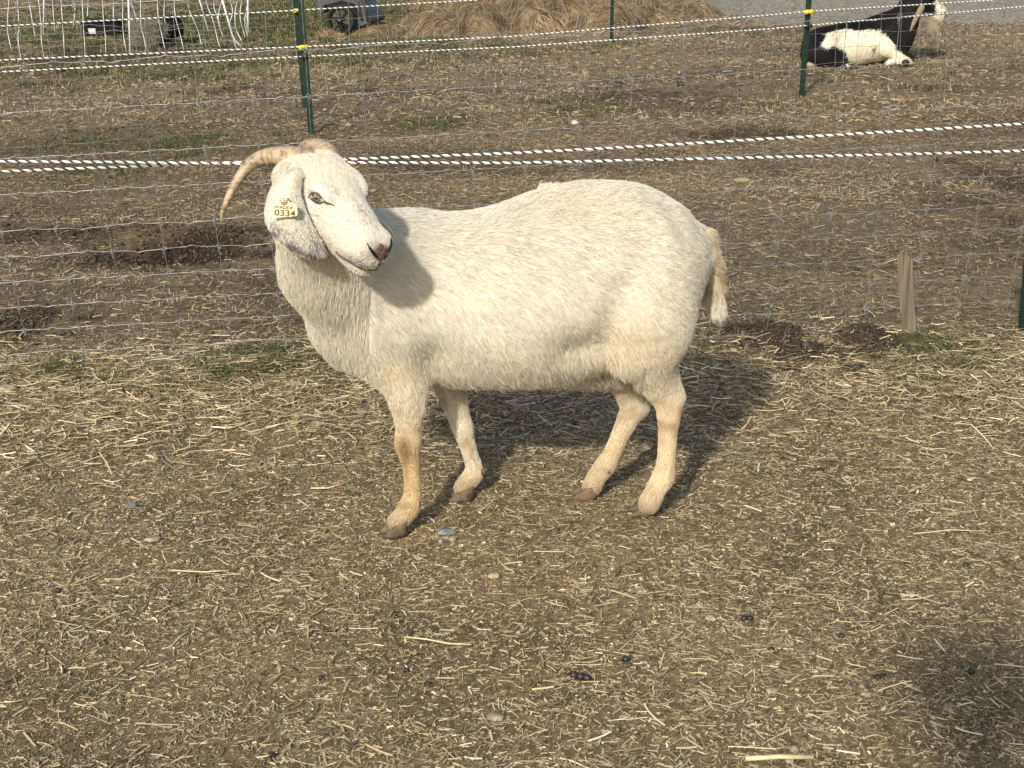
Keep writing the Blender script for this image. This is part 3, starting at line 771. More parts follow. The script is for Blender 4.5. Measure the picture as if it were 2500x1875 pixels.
# shoulder blade + upper arm
B.ell(Q(955, 770, 3.105), (.085, .060, .15), k=.05, flow=(.25, 0, -1), L=.02, col=CREAM)
B.ell(Q(965, 760, 3.34), (.085, .055, .15), k=.05, flow=(.25, 0, -1), L=.02, col=CREAM)
D = (0.05, 0, -1)
L1 = YEL * .22 + CREAM * .78; L2 = YEL * .58 + CREAM * .42; L3 = YEL * .92 + CREAM * .08
YA = 3.10; YF = 3.29; YR = 3.17; YR2 = 3.29
def leg(Yc, rows, q=1.0):
    """rows: px x, px y, radius m, depth offset, hair length, colour"""
    B.limb([(Q(a[0], a[1], Yc + a[3]), a[2], a[4], a[5]) for a in rows], k=.025, q=q)
leg(YA, [(975, 850, .066, .03, .018, CREAM), (985, 910, .052, .01, .016, L1), (993, 965, .040, 0, .013, L1), (997, 1015, .031, 0, .011, L1), (998, 1050, .0265, 0, .010, L2), (996, 1080, .0275, -.003, .009, L3), (999, 1108, .0225, 0, .009, L3),
         (1004, 1140, .0180, 0, .009, L3), (1007, 1185, .0170, 0, .009, L3), (1006, 1212, .0185, 0, .010, L3), (1000, 1236, .0225, 0, .011, L3), (986, 1258, .0215, -.004, .011, L2), (974, 1274, .0230, -.008, .010, L2)])
leg(YF, [(1075, 850, .056, -.01, .018, CREAM), (1090, 905, .042, 0, .014, CREAM), (1105, 965, .031, 0, .011, L1), (1120, 1015, .0245, 0, .010, L1), (1129, 1043, .0235, -.002, .009, L1), (1137, 1072, .0195, 0, .009, L1),
         (1147, 1105, .0165, 0, .009, L1), (1156, 1135, .0180, 0, .010, L1), (1156, 1156, .0215, 0, .011, L2), (1143, 1174, .0205, -.003, .011, L2), (1133, 1190, .0215, -.006, .010, L2)])
RX = Matrix.Rotation(rad(14), 3, 'Y')
B.ell(Q(1585, 690, 3.115), (.092, .068, .175), R=RX, k=.05, flow=(.3, 0, -1), L=.016, col=CREAM)
B.ell(Q(1590, 690, 3.325), (.092, .062, .175), R=RX, k=.05, flow=(.3, 0, -1), L=.016, col=CREAM)
leg(YR, [(1572, 780, .082, -.04, .016, CREAM), (1585, 850, .064, -.03, .015, CREAM), (1598, 905, .048, -.01, .013, L1), (1613, 945, .036, 0, .012, L1), (1628, 980, .0285, 0, .010, L2), (1633, 1010, .0255, 0, .010, L2),
         (1631, 1050, .0205, 0, .009, L2), (1628, 1100, .0185, 0, .009, L2), (1625, 1135, .0195, 0, .010, L2), (1619, 1165, .0235, 0, .011, L2), (1605, 1190, .0215, -.004, .011, L2), (1592, 1215, .0225, -.008, .011, L2), (1586, 1228, .0225, -.010, .010, L2)])
B.cone(Q(1600, 880, YR - .01), Q(1650, 965, YR), .022, .0155, k=.03, flow=(.4, 0, -1), L=.012, col=L1)      # hamstring down to the hock point
leg(YR2, [(1515, 840, .072, -.03, .016, CREAM), (1530, 905, .050, -.01, .013, CREAM), (1540, 955, .036, 0, .011, L1), (1545, 992, .029, 0, .010, L1), (1535, 1020, .0245, 0, .009, L2),
         (1515, 1062, .0200, 0, .009, L2), (1495, 1105, .0190, 0, .009, L2), (1478, 1136, .0225, 0, .010, L2), (1460, 1160, .0210, -.004, .010, L2), (1446, 1186, .0215, -.008, .010, L1)])
B.cone(Q(1530, 930, YR2), Q(1563, 990, YR2), .022, .0145, k=.03, flow=(.4, 0, -1), L=.011, col=L1)
# flank fold, udder line
B.cone(Q(1508, 770, 3.095), Q(1528, 865, 3.11), .026, .030, k=.035, flow=(.1, 0, -1), L=.03, col=CREAM)
B.ell(Q(1440, 870, 3.27), (.11, .08, .040), k=.05, flow=(.2, 0, -1), L=.026, col=CREAM)
B.ell(Q(1455, 870, 3.02), (.075, .060, .030), k=.05, sub=True)          # hollow between belly and thigh
B.ell(Q(1440, 590, 3.015), (.12, .028, .07), k=.07, sub=True)              # flank hollow below the loin
B.ell(Q(1545, 700, 3.028), (.022, .022, .12), R=Matrix.Rotation(rad(-24), 3, 'Y'), k=.05, sub=True)   # groove along the thigh
B.ell(Q(1062, 905, 3.02), (.022, .05, .03), k=.06, sub=True)              # behind the elbow
# tail core
B.cone(Q(1708, 585, YB), Q(1733, 645, YB + .01), .028, .019, k=.03, flow=(.3, 0, -1), L=.03, col=CREAM * .5 + YEL * .5)
B.cone(Q(1733, 645, YB + .01), Q(1748, 700, YB + .01), .018, .010, k=.02, flow=(.2, 0, -1), L=.03, col=YEL)

# head: local frame a = towards the nose, b = up from the forehead, c = the goat's right
HH, HP = rad(46.5), rad(36.5)
hv = Vector((math.sin(HH), -math.cos(HH), 0)); fA = hv * math.cos(HP) - Vector((0, 0, 1)) * math.sin(HP)
uB = hv * math.sin(HP) + Vector((0, 0, 1)) * math.cos(HP); rC = hv.cross(Vector((0, 0, 1)))
HR = np.array([fA, uB, rC])
YE = 2.86
EYE = P(763, 484, YE)
H0 = EYE - (fA * .088 + uB * -.012 + rC * .064)
def HL(a, b, c): return np.array(H0 + fA * a + uB * b + rC * c)
hs = np.array([(-.035, -.012, -.065, .030), (-.015, -.016, -.095, .047), (.01, -.007, -.112, .054), (.04, .004, -.120, .060), (.07, .014, -.122, .0630), (.10, .015, -.120, .0600),
               (.13, .011, -.114, .0550), (.16, .007, -.108, .0520), (.19, .002, -.100, .0475), (.212, -.004, -.083, .0410), (.230, -.013, -.075, .035), (.244, -.027, -.060, .021)], float)
def skull(X):
    L = (X - np.array(H0)) @ HR.T; a = L[..., 0]
    top = smooth_interp(a, hs[:, 0], hs[:, 1]); bot = smooth_interp(a, hs[:, 0], hs[:, 2]); w_ = np.maximum(smooth_interp(a, hs[:, 0], hs[:, 3]), .006)
    c = (top + bot) / 2; h = np.maximum((top - bot) / 2, .008)
    zz = (L[..., 1] - c) / h; yy = L[..., 2] / w_
    yy = yy / (1 - .38 * np.clip(-zz, 0, 1) - .12 * np.clip(zz, 0, 1) ** 2)
    r = (np.abs(yy) ** 2.3 + np.abs(zz) ** 2.3) ** (1 / 2.3)
    d = (r - 1) * np.minimum(h, w_)
    ex = np.maximum(np.maximum(hs[0, 0] - a, a - hs[-1, 0]), 0)
    return np.where(ex > 0, np.sqrt(np.maximum(d, 0) ** 2 + ex ** 2), d)
hf = np.array(-fA * .8 - uB * .15)
hc0 = np.array(H0 + fA * .105 - uB * .04)
WH = np.array((.73, .690, .595))
B.add(skull, hc0 - .17, hc0 + .17, k=.022, flow=hf, L=.008, col=WH)
for s in (1, -1):
    B.ell(HL(.084, -.002, .046 * s), (.030, .016, .018), R=HR, k=.018, flow=hf, L=.008, col=WH)            # brow
    B.ell(HL(.070, -.062, .036 * s), (.055, .040, .022), R=HR, k=.03, flow=hf, L=.009, col=WH)           # cheek
    B.ell(HL(.212, -.026, .022 * s), (.022, .020, .020), R=HR, k=.015, flow=hf, L=.005, col=WH)          # muzzle side
    B.ell(HL(.012, -.014, .024 * s), (.022, .016, .022), R=HR, k=.02, flow=hf, L=.010, col=WH)            # horn base
    B.ell(HL(.125, -.045, .036 * s), (.050, .010, .008), R=HR, k=.03, flow=hf, L=.008, col=WH)           # facial crest
B.ell(HL(.040, -.012, -.006), (.052, .024, .050), R=HR, k=.03, flow=hf, L=.009, col=WH)                    # broad forehead
B.ell(HL(.192, -.082, 0), (.044, .018, .026), R=HR, k=.012, flow=hf, L=.009, col=WH)                     # lower jaw and chin
# base of the near ear
B.ell(Q(712, 432, 2.925), (.034, .030, .030), k=.03, flow=(-.2, 0, -1), L=.014, col=CREAM)
B.ell(HL(.01, -.040, -.056), (.022, .022, .020), R=HR, k=.03, flow=(.2, 0, -1), L=.010, col=CREAM)

for s in (1, -1):
    ee1 = np.array(fA * .74 + uB * .67); ee2 = np.array(uB * .74 - fA * .67); cc_ = np.array(H0 + fA * .090 + uB * -.013 + rC * (.066 * s))
    B.ell(cc_, (.0215, .0140, .0165), R=np.array([ee1, ee2, np.array(rC)]), k=.008, sub=True)
V, F4 = B.mesh(.005)
flow, LEN, COL = B.blend(V)
def in_head(X):
    L = (X - np.array(H0)) @ HR.T
    return L
def photo_xy(X):
    """where a goat point sits across and down, used only to lay out the coat's own markings"""
    R_ = X - np.array(CAM); z = R_ @ np.array(_F)
    return 1250 + FPX * (R_ @ np.array(_R)) / z, 937.5 - FPX * (R_ @ np.array(_U)) / z
def blob(px, py, cx, cy, rx, ry): return np.exp(-(((px - cx) / rx) ** 2 + ((py - cy) / ry) ** 2))
E_near = HL(.088, -.012, .066)
def coat_colour(X, col, strands=True):
    """the coat's own markings: stained legs, grey round the eye, speckled muzzle"""
    n = len(X); c = col.copy()
    L = in_head(X); head = (L[:, 0] > -.05) & (np.abs(L[:, 2]) < .085) & (L[:, 1] > -.14) & (L[:, 1] < .08) & (L[:, 0] < .27)
    t = np.zeros(n)
    for s in (1, -1):
        e = np.exp(-(((L[:, 0] - .094) / .019) ** 2 + ((L[:, 1] + .014) / .017) ** 2)) * (L[:, 2] * s > .02)
        t = np.maximum(t, e * (.75 if strands else .4))
    t = np.maximum(t, .22 * np.exp(-(((L[:, 0] - .165) / .035) ** 2 + ((L[:, 2]) / .014) ** 2)) * (L[:, 1] > -.03))
    t = np.maximum(t, .10 * np.exp(-(((L[:, 0] - .135) / .012) ** 2 + ((L[:, 1] + .030) / .010) ** 2)))
    t = np.maximum(t, .45 * np.exp(-(((L[:, 0] - .232) / .014) ** 2 + ((L[:, 1] + .055) / .014) ** 2)))
    t = t * head
    k_ = (rng.random(n) < t * 1.5) if strands else t > 1
    c[k_] = GREY * rng.uniform(.6, 1.5, (k_.sum(), 1)) if strands else c[k_]
    yl = .55 * np.exp(-(((L[:, 0] - .03) / .05) ** 2 + ((L[:, 1] - .03) / .03) ** 2)) * head
    c = c * (1 - yl[:, None]) + (CREAM * .72 + YEL * .32) * yl[:, None]
    px, py = photo_xy(X)
    body = (~head).astype(float)
    kn = blob(px, py, 985, 1085, 20, 30) + .7 * blob(px, py, 990, 1130, 10, 45) + .6 * blob(px, py, 985, 1232, 26, 12) + .3 * blob(px, py, 1535, 1095, 15, 35)
    kn = np.clip(kn * body, 0, 1) * .8
    c = c * (1 - kn[:, None]) + BRN * kn[:, None]
    yb = .50 * blob(px, py, 1530, 845, 90, 80) + .6 * blob(px, py, 1660, 1005, 30, 50) + .55 * blob(px, py, 955, 910, 45, 50) + .35 * blob(px, py, 1040, 905, 60, 30) + .30 * blob(px, py, 1330, 880, 200, 50) + .35 * blob(px, py, 1420, 500, 160, 50) + .25 * blob(px, py, 1600, 850, 80, 120)
    yb = np.clip(yb, 0, .8) * body
    c = c * (1 - yb[:, None]) + (YEL * .55 + CREAM * .5) * yb[:, None]
    ft = np.clip((.075 - X[:, 2]) / .04, 0, 1) * body * .45
    c = c * (1 - ft[:, None]) + np.array((.33, .23, .13)) * ft[:, None]
    lgm = np.clip((.33 - X[:, 2]) / .06, 0, 1) * body
    bt = np.clip(vnoise(X[:, 0] * 1.4 + X[:, 1], X[:, 2], .035, 25) * .8 + vnoise(X[:, 0] + X[:, 1], X[:, 2], .014, 26) * .5 - .05, 0, 1) * lgm * .85
    c = c * (1 - bt[:, None]) + (YEL * .55 + BRN * .35) * bt[:, None]
    nz = vnoise(X[:, 0] * 1.0 + X[:, 1] * .4, X[:, 2], .09, 3) * .5 + vnoise(X[:, 0] + X[:, 1] * .3, X[:, 2], .03, 5) * .5
    c = c * (1 + .07 * nz[:, None] * body[:, None])
    dk = .10 * np.clip(vnoise(X[:, 0] + X[:, 1] * .3, X[:, 2], .12, 9) + .2, 0, 1) * body * (X[:, 2] > .35)
    c = c * (1 - dk[:, None]) + np.array((.50, .44, .34)) * dk[:, None]
    return c
me = npmesh('body', V, F4)
vc = coat_colour(V, COL, False)
Lh = in_head(V)
# bare nose leather
nm = np.exp(-(((Lh[:, 0] - .240) / .014) ** 2 + ((Lh[:, 1] + .021) / .014) ** 2 + (Lh[:, 2] / .022) ** 2)) * 1.6
nm = np.clip(nm, 0, 1)
vc = vc * .9 * (1 - nm[:, None]) + np.array((.20, .095, .075)) * nm[:, None]
set_color(me, vc)
body = link('body', me, M_skin, goat)
bvh = BVHTree.FromPolygons([tuple(p) for p in V], [tuple(int(i) for i in q) for q in F4])

# fur
nrmV = np.zeros(len(V) * 3); me.vertices.foreach_get('normal', nrmV); nrmV = nrmV.reshape(-1, 3)
dens = 1 / np.maximum(LEN, .006) ** .9
dens[Lh[:, 0] > .0] *= 1.0
NH = 300000
X, T, u, v, fn_ = tri_sample(V, F4, NH, dens)
w0 = (1 - u - v)[:, None]; u_ = u[:, None]; v_ = v[:, None]
def bl(A): return A[T[:, 0]] * w0 + A[T[:, 1]] * u_ + A[T[:, 2]] * v_
nn = bl(nrmV); nn /= np.linalg.norm(nn, axis=1)[:, None]
fl = bl(flow); ln = (LEN[T[:, 0]] * w0[:, 0] + LEN[T[:, 1]] * u + LEN[T[:, 2]] * v); cc = bl(COL)
keep = rng.random(NH) > (nm[T[:, 0]] * 1.3)
eyeL = in_head(X)
for s in (1, -1):
    da = eyeL[:, 0] - .090; db = eyeL[:, 1] + .013; dd = np.sqrt(((da * .74 + db * .67) / .0205) ** 2 + ((db * .74 - da * .67) / .0125) ** 2)
    on_ = eyeL[:, 2] * s > .03
    keep &= ~((dd < 1.08) & on_)
    ln = np.where(on_ & (dd < 2.6), ln * np.clip((dd - 1) / 1.6, .30, 1), ln)
X, nn, fl, ln, cc = X[keep], nn[keep], fl[keep], ln[keep], cc[keep]
px, py = photo_xy(X)
# swirl of the coat: along the back it runs rearwards, on the flank it turns down
bodyz = X[:, 2] > .33
isb = (px > 900) & bodyz & (X[:, 1] > 2.97)
tpos = np.clip((X[:, 2] - .35) / .35, 0, 1)
fl[isb] = np.stack([.35 + .9 * tpos[isb], 0 * tpos[isb], -.95 + .55 * tpos[isb]], 1)
fl += .25 * np.stack([vnoise(X[:, 0], X[:, 2], .10, 21), vnoise(X[:, 0], X[:, 2], .1, 22) * .2, vnoise(X[:, 0], X[:, 2], .10, 23)], 1)
ln = ln * (1 + .9 * np.clip((.41 - X[:, 2]) / .08, 0, 1) * (X[:, 2] > .29) * (px > 1030) * (px < 1560))
cs = coat_colour(X, cc, True) * rng.uniform(.78, 1.12, (len(X), 1))
gk = (rng.random(len(X)) < .06) & (ln > .012); cs[gk] *= np.array((.50, .45, .38))
fk = (rng.random(len(X)) < .03) & (px > 980) & (px < 1500) & (py > 450) & (py < 640) & (vnoise(X[:, 0], X[:, 2], .03, 77) > .1) & (X[:, 1] < YB); cs[fk] = np.array((.14, .10, .06)); ln[fk] *= .45
coat = hair('coat', X, nn, fl, ln, cs, goat, lift=.30 + .45 * np.clip(-nn[:, 2], 0, 1) * (X[:, 2] > .28), r0=.00044, clump=.34, wild=.20)

# crest tuft on the back
tp = np.array([P(1325 + random.uniform(-16, 28), 468, YB + random.uniform(-.012, .012)) for _ in range(260)])
hair('crest_tuft', tp, np.tile([0., 0, 1], (260, 1)), np.tile([.2, 0, .4], (260, 1)), np.full(260, .03), np.tile(CREAM * 1.05, (260, 1)), goat, lift=.85, clump=.7)

# tail tuft
n = 5200
s_ = .12 + .88 * rng.random(n) ** .8
ax = [Q(1724, 612, YB), Q(1737, 652, YB), Q(1747, 688, YB + .01), Q(1753, 712, YB + .01)]
axp = np.array(ax); k_ = np.clip(s_ * 3, 0, 2.999).astype(int); fr = (s_ * 3 - k_)[:, None]
ctr = axp[k_] * (1 - fr) + axp[k_ + 1] * fr
an = rng.random(n) * 2 * math.pi; rr = .0125 * (1 - .5 * s_)
nr = np.stack([np.cos(an), np.sin(an), 0 * an], 1)
colt = CREAM * (1 - .0) * np.ones((n, 3)); yy_ = np.clip(1 - np.abs(s_ - .28) / .60, 0, 1)[:, None]
colt = colt * (1 - yy_ * .8) + YEL * .95 * yy_ * .8 * np.array((.95, 1.0, 1.15))
left = (nr[:, 0] < -.2) & (s_ < .5); colt[left] = colt[left] * .8 + BRN * .2
tl = hair('tail_hair', ctr + nr * rr[:, None], nr, np.tile([.12, 0, -1.], (n, 1)), np.full(n, .044) + .02 * s_, colt * rng.uniform(.85, 1.1, (n, 1)), goat, lift=.24, wild=.13, clump=.6, r0=.0007)

# ears
def leaf(name, rows, Yf, thick, parent, nu=7):
    v = []; f = []
    for i, (a, b) in enumerate(rows):
        t = i / (len(rows) - 1)
        for j in range(nu):
            s = j / (nu - 1)
            v.append(P(a[0] + (b[0] - a[0]) * s, a[1] + (b[1] - a[1]) * s, Yf(t, s)))
    n = len(v); V_ = np.array(v); nrmal = []
    for i in range(len(rows) - 1):
        for j in range(nu - 1):
            q = (i * nu + j, (i + 1) * nu + j, (i + 1) * nu + j + 1, i * nu + j + 1); f.append(q); f.append(tuple(x + n for x in q[::-1]))
    edge = [i * nu for i in range(len(rows))] + [(len(rows) - 1) * nu + j for j in range(1, nu)] + [i * nu + nu - 1 for i in range(len(rows) - 2, -1, -1)] + [j for j in range(nu - 2, 0, -1)]
    for a, b in zip(edge, edge[1:] + edge[:1]): f.append((a, a + n, b + n, b))
    v2 = [p + Vector((0, thick, 0)) for p in v]
    me = pymesh(name, v + v2, f)
    o = link(name, me, M_skin, parent)
    return o, V_, nu
rows = [((694, 424), (734, 410)), ((667, 446), (732, 432)), ((655, 470), (731, 456)), ((648, 494), (735, 480)), ((644, 518), (743, 504)), ((646, 541), (754, 530)), ((659, 566), (766, 554)),
        ((681, 590), (779, 576)), ((708, 609), (787, 594)), ((737, 621), (793, 606)), ((763, 627), (797, 614)), ((782, 625), (795, 620))]
def earY(t, s): return 2.885 - .016 * math.sin(math.pi * min(1, t * .75)) * (1 - .6 * s) - .045 * math.sin(math.pi * min(1, t * .9 + .1)) - .022 * math.sin(math.pi * s) + .045 * (1 - s) * (1 - t) + .018 * s ** 2.0
ear, EV, nu = leaf('ear', rows, earY, .005, goat)
ecol = np.tile(WH * .72, (len(ear.data.vertices), 1)); set_color(ear.data, ecol)
# fur on the ear
ne = 9000
ri = rng.random(ne) * (len(rows) - 1.001); rj = rng.random(ne) * (nu - 1.001)
i0 = ri.astype(int); j0 = rj.astype(int); fi = (ri - i0)[:, None]; fj = (rj - j0)[:, None]
def EG(i, j): return EV[i * nu + j]
Xe = (EG(i0, j0) * (1 - fi) + EG(i0 + 1, j0) * fi) * (1 - fj) + (EG(i0, j0 + 1) * (1 - fi) + EG(i0 + 1, j0 + 1) * fi) * fj
ce = np.tile(WH, (ne, 1)); te = ri / (len(rows) - 1); se = rj / (nu - 1)
greyp = np.clip(.95 * np.exp(-((se - .08) / .22) ** 2) * np.clip((te - .35) / .2, 0, 1) + .80 * np.exp(-((te - .86) / .20) ** 2) * (1 - se * .4), 0, 1)
greyp *= .55 + .6 * vnoise(Xe[:, 0], Xe[:, 2], .012, 44)
gk = rng.random(ne) < greyp * 1.25; ce[gk] = GREY * rng.uniform(.6, 1.3, (gk.sum(), 1))
tn = np.clip(1 - te / .3, 0, 1)[:, None] * .5; ce = ce * (1 - tn) + (YEL * .5 + CREAM * .5) * tn
sp = rng.random(ne) < .07; ce[sp] = np.array((.42, .33, .25))
dirn = np.array(P(775, 620, 2.84) - P(690, 430, 2.90)); dirn /= np.linalg.norm(dirn)
hair('ear_hair', Xe, np.tile([-.05, -1., .1], (ne, 1)) / 1.006, np.tile(dirn, (ne, 1)), .0085 + .008 * np.clip(1 - te / .2, 0, 1), ce * rng.uniform(.88, 1.08, (ne, 1)), ear, lift=.22, clump=.4, r0=.0005)
rows2 = [((866, 480), (886, 476)), ((876, 510), (900, 505)), ((890, 536), (920, 530)), ((908, 558), (944, 550)), ((930, 576), (960, 567)), ((950, 588), (964, 582))]
ear2, EV2, nu2 = leaf('ear', rows2, lambda t, s: 2.985 + .01 * math.sin(math.pi * s), .005, goat)
set_color(ear2.data, np.tile(WH * .9, (len(ear2.data.vertices), 1)))
ne = 1500
ri = rng.random(ne) * (len(rows2) - 1.001); rj = rng.random(ne) * (nu - 1.001)
i0 = ri.astype(int); j0 = rj.astype(int); fi = (ri - i0)[:, None]; fj = (rj - j0)[:, None]
Xe = (EV2[i0 * nu + j0] * (1 - fi) + EV2[(i0 + 1) * nu + j0] * fi) * (1 - fj) + (EV2[i0 * nu + j0 + 1] * (1 - fi) + EV2[(i0 + 1) * nu + j0 + 1] * fi) * fj
hair('ear_hair', Xe, np.tile([0., -1., 0], (ne, 1)), np.tile([.3, 0., -1], (ne, 1)), np.full(ne, .007), np.tile(WH, (ne, 1)) * rng.uniform(.85, 1.05, (ne, 1)), ear2, lift=.2, r0=.0005)

# horns
def horn(pts, radii):
    P_ = [np.array(P(*p)) for p in pts]; n = len(P_); out = []; rr = []
    xs = np.arange(n, dtype=float); q = np.linspace(0, n - 1.0001, 90)
    A = np.array(P_); C3 = np.stack([smooth_interp(q, xs, A[:, i]) for i in range(3)], 1)
    Rr = smooth_interp(q, xs, np.array(radii, float))
    mb = MB(); ring = np.array([1 + .018 * math.sin(i * 1.7 + .8 * math.sin(i * .6)) * (1 - i / 90) + .012 * math.sin(i * 4.3) for i in range(90)])
    mb.tube([Vector(c) for c in C3], list(Rr * ring), 18, sq=.85)
    o = mb.build('horn', M_horn, goat, True)
    uvl = o.data.attributes.new('along', 'FLOAT', 'POINT'); uvl.data.foreach_set('value', np.repeat(np.linspace(0, 1, 90), 18).astype(np.float32))
    return o
M_horn = mat('horn', rough=.5); n_, l_, b_ = nodes(M_horn)
at = n_.new('ShaderNodeAttribute'); at.attribute_name = 'along'
tc2 = n_.new('ShaderNodeTexCoord'); n1 = n_.new('ShaderNodeTexNoise'); n1.inputs['Scale'].default_value = 55; n1.inputs['Detail'].default_value = 8; l_.new(tc2.outputs['Object'], n1.inputs['Vector'])
ma = n_.new('ShaderNodeMath'); ma.operation = 'MULTIPLY_ADD'; ma.inputs[1].default_value = 34; l_.new(at.outputs['Fac'], ma.inputs[0]); l_.new(n1.outputs['Fac'], ma.inputs[2])
wv = n_.new('ShaderNodeTexNoise'); wv.noise_dimensions = '1D'; wv.inputs['Scale'].default_value = 1.0; l_.new(ma.outputs[0], wv.inputs['W'])
mx = n_.new('ShaderNodeMath'); mx.operation = 'ADD'; l_.new(wv.outputs['Fac'], mx.inputs[0]); l_.new(n1.outputs['Fac'], mx.inputs[1])
mp9 = n_.new('ShaderNodeMapping'); mp9.inputs['Scale'].default_value = (30, 30, 160); l_.new(tc2.outputs['Object'], mp9.inputs[0]); n9 = n_.new('ShaderNodeTexNoise'); n9.inputs['Scale'].default_value = 1; n9.inputs['Detail'].default_value = 5; l_.new(mp9.outputs[0], n9.inputs['Vector'])
mx.operation = 'MULTIPLY_ADD'; l_.new(wv.outputs['Fac'], mx.inputs[0]); mx.inputs[1].default_value = .35; l_.new(n1.outputs['Fac'], mx.inputs[2])
mh = n_.new('ShaderNodeMath'); mh.operation = 'MULTIPLY_ADD'; mh.inputs[1].default_value = .5; l_.new(mx.outputs[0], mh.inputs[0]); m8 = n_.new('ShaderNodeMath'); m8.operation = 'MULTIPLY'; m8.inputs[1].default_value = .34; l_.new(n9.outputs['Fac'], m8.inputs[0]); l_.new(m8.outputs[0], mh.inputs[2])
cr = n_.new('ShaderNodeValToRGB'); cr.color_ramp.elements[0].position = .38; cr.color_ramp.elements[0].color = (.13, .09, .05, 1); cr.color_ramp.elements[1].position = .62; cr.color_ramp.elements[1].color = (.43, .335, .21, 1)
l_.new(mh.outputs[0], cr.inputs[0]); l_.new(cr.outputs[0], b_.inputs['Base Color'])
bp = n_.new('ShaderNodeBump'); bp.inputs['Distance'].default_value = .004; bp.inputs['Strength'].default_value = 1.0; l_.new(mh.outputs[0], bp.inputs['Height']); l_.new(bp.outputs[0], b_.inputs['Normal'])
horn([(785, 410, 2.96), (745, 392, 2.955), (700, 382, 2.96), (655, 383, 2.97), (615, 397, 2.965), (583, 436, 2.955), (558, 482, 2.945), (543, 520, 2.94), (541, 536, 2.938)], [.0290, .0285, .0250, .0205, .0155, .0120, .0085, .0050, .0015])
horn([(820, 408, 3.03), (800, 374, 3.05), (775, 358, 3.08), (752, 358, 3.12), (738, 372, 3.16), (730, 400, 3.19), (724, 440, 3.2)], [.023, .0215, .0195, .017, .0125, .008, .002])

# eyes
M_iris = noisy(mat('iris', rough=.10, spec=.8), (.085, .068, .045), (.21, .175, .12), 500)
M_dark = mat('dark_lid_skin', (.085, .066, .060), .6)
M_pup = mat('pupil', (.006, .006, .008), .1)
e1 = fA * .74 + uB * .67; e2 = uB * .74 - fA * .67
for s in (1, -1):
    rcs = Vector(rC) * s
    base = H0 + fA * .090 + uB * -.013
    dep = []
    for o_ in (e1 * .032, e1 * -.029, e2 * .021, e2 * -.021):
        h_ = bvh.ray_cast(base + o_ + rcs * .15, -rcs, .2)[0]
        if h_: dep.append((h_ - base).dot(rcs))
    dep = sum(dep) / len(dep); RE = .0260
    ctr = base + rcs * (dep - .0228)
    eye = MB(); eye.ico(ctr, RE, 4); eo = eye.build('eye', M_iris, goat, True)
    pu = MB(); pu.ico(ctr + rcs * (RE - .0008) + e1 * .001, (.0060, .0023, .0012), 2, rot=Matrix((e1, e2, rcs)).transposed()); pu.build('pupil', M_pup, eo, True)
    inner = []; outer = []
    for i in range(36):
        a = 2 * math.pi * i / 36; ca, sa = math.cos(a), math.sin(a)
        def alm(k1, k2): return (k1 * ca * (1 + .22 * max(ca, 0)), k2 * (1.0 if sa > 0 else .85) * sa * (1 - .45 * abs(ca) ** 3) - .0028 * ca)
        la, lb = alm(.0140, .0070); r2 = max((RE + .0007) ** 2 - la * la - lb * lb, 1e-5)
        inner.append(ctr + e1 * la + e2 * lb + rcs * math.sqrt(r2))
        la, lb = alm(.0196, .0124); p = base + e1 * la + e2 * lb
        h_ = bvh.ray_cast(p + rcs * .12, -rcs, .2)[0]
        z_ = max((h_ - base).dot(rcs) if h_ else dep, dep - .006)
        outer.append(p + rcs * (z_ + .0012))
    mid = [(a_ + b_) / 2 + rcs * .0016 for a_, b_ in zip(inner, outer)]
    v = inner + mid + outer; f = []
    for i in range(36):
        j = (i + 1) % 36; f += [(i, j, 36 + j, 36 + i), (36 + i, 36 + j, 72 + j, 72 + i)]
    lid = MB(); lid.add(v, f); lid.tube(inner + inner[:2], .0009, 5, cap=False); lid.build('eyelid', M_dark, goat, True)
    tp_ = []
    for kx in range(5):
        p = base + e1 * (.0215 + .0026 * kx) + e2 * (-.004 - .0026 * kx); h_ = bvh.ray_cast(p + rcs * .12, -rcs, .2)[0]
        if h_: tp_.append(h_ + rcs * .0022)
    if len(tp_) > 2: tcn = MB(); tcn.tube(tp_, [.0024 - .0004 * q_ for q_ in range(len(tp_))], 6); tcn.build('tear_duct', M_dark, goat, True)
    # pale lashes over the upper lid
    nl = 22; ii = rng.integers(2, 16, nl); rt = np.array([tuple(mid[i]) for i in ii]) + rng.normal(0, .0008, (nl, 3))
    hair('eyelash', rt, np.tile(np.array(rcs), (nl, 1)), np.tile(np.array(-e2 * .8 + e1 * .1), (nl, 1)), np.full(nl, .008), np.tile(WH * .9, (nl, 1)), goat, lift=.6, clump=0, r0=.0003)

# nostrils, nose cleft and mouth line laid on the muzzle
def on_head(a, b, c):
    """closest skin point to a head-frame position"""
    return bvh.find_nearest(Vector(HL(a, b, c)))[:2]
M_mouth = mat('mouth_skin', (.055, .035, .03), .5)
M_nose = noisy(mat('nose_leather', rough=.4), (.06, .034, .030), (.19, .10, .080), 160, bump=.4, dist=.001)
nos = MB()
for (a, b, c, r) in ((.237, -.013, 0, .013), (.240, -.022, .009, .0115), (.240, -.022, -.009, .0115), (.243, -.032, 0, .0100)):
    p, nq = on_head(a, b, c); nos.ico(p - nq * .0058, (r, r * 1.15, .0078), 2, rot=Vector((0, 0, 1)).rotation_difference(nq).to_matrix())
nose = nos.build('nose', M_nose, goat, True)
for s in (1, -1):
    nb = MB(); pts = [on_head(a, b, c * s) for a, b, c in ((.221, -.010, .029), (.229, -.015, .026), (.236, -.021, .020), (.2405, -.028, .013), (.243, -.034, .006))]
    nb.tube([p + q * .0024 for p, q in pts], [.0008, .0024, .0034, .0026, .0010], 8); nb.build('nostril', M_pup, nose, True)
mp = []
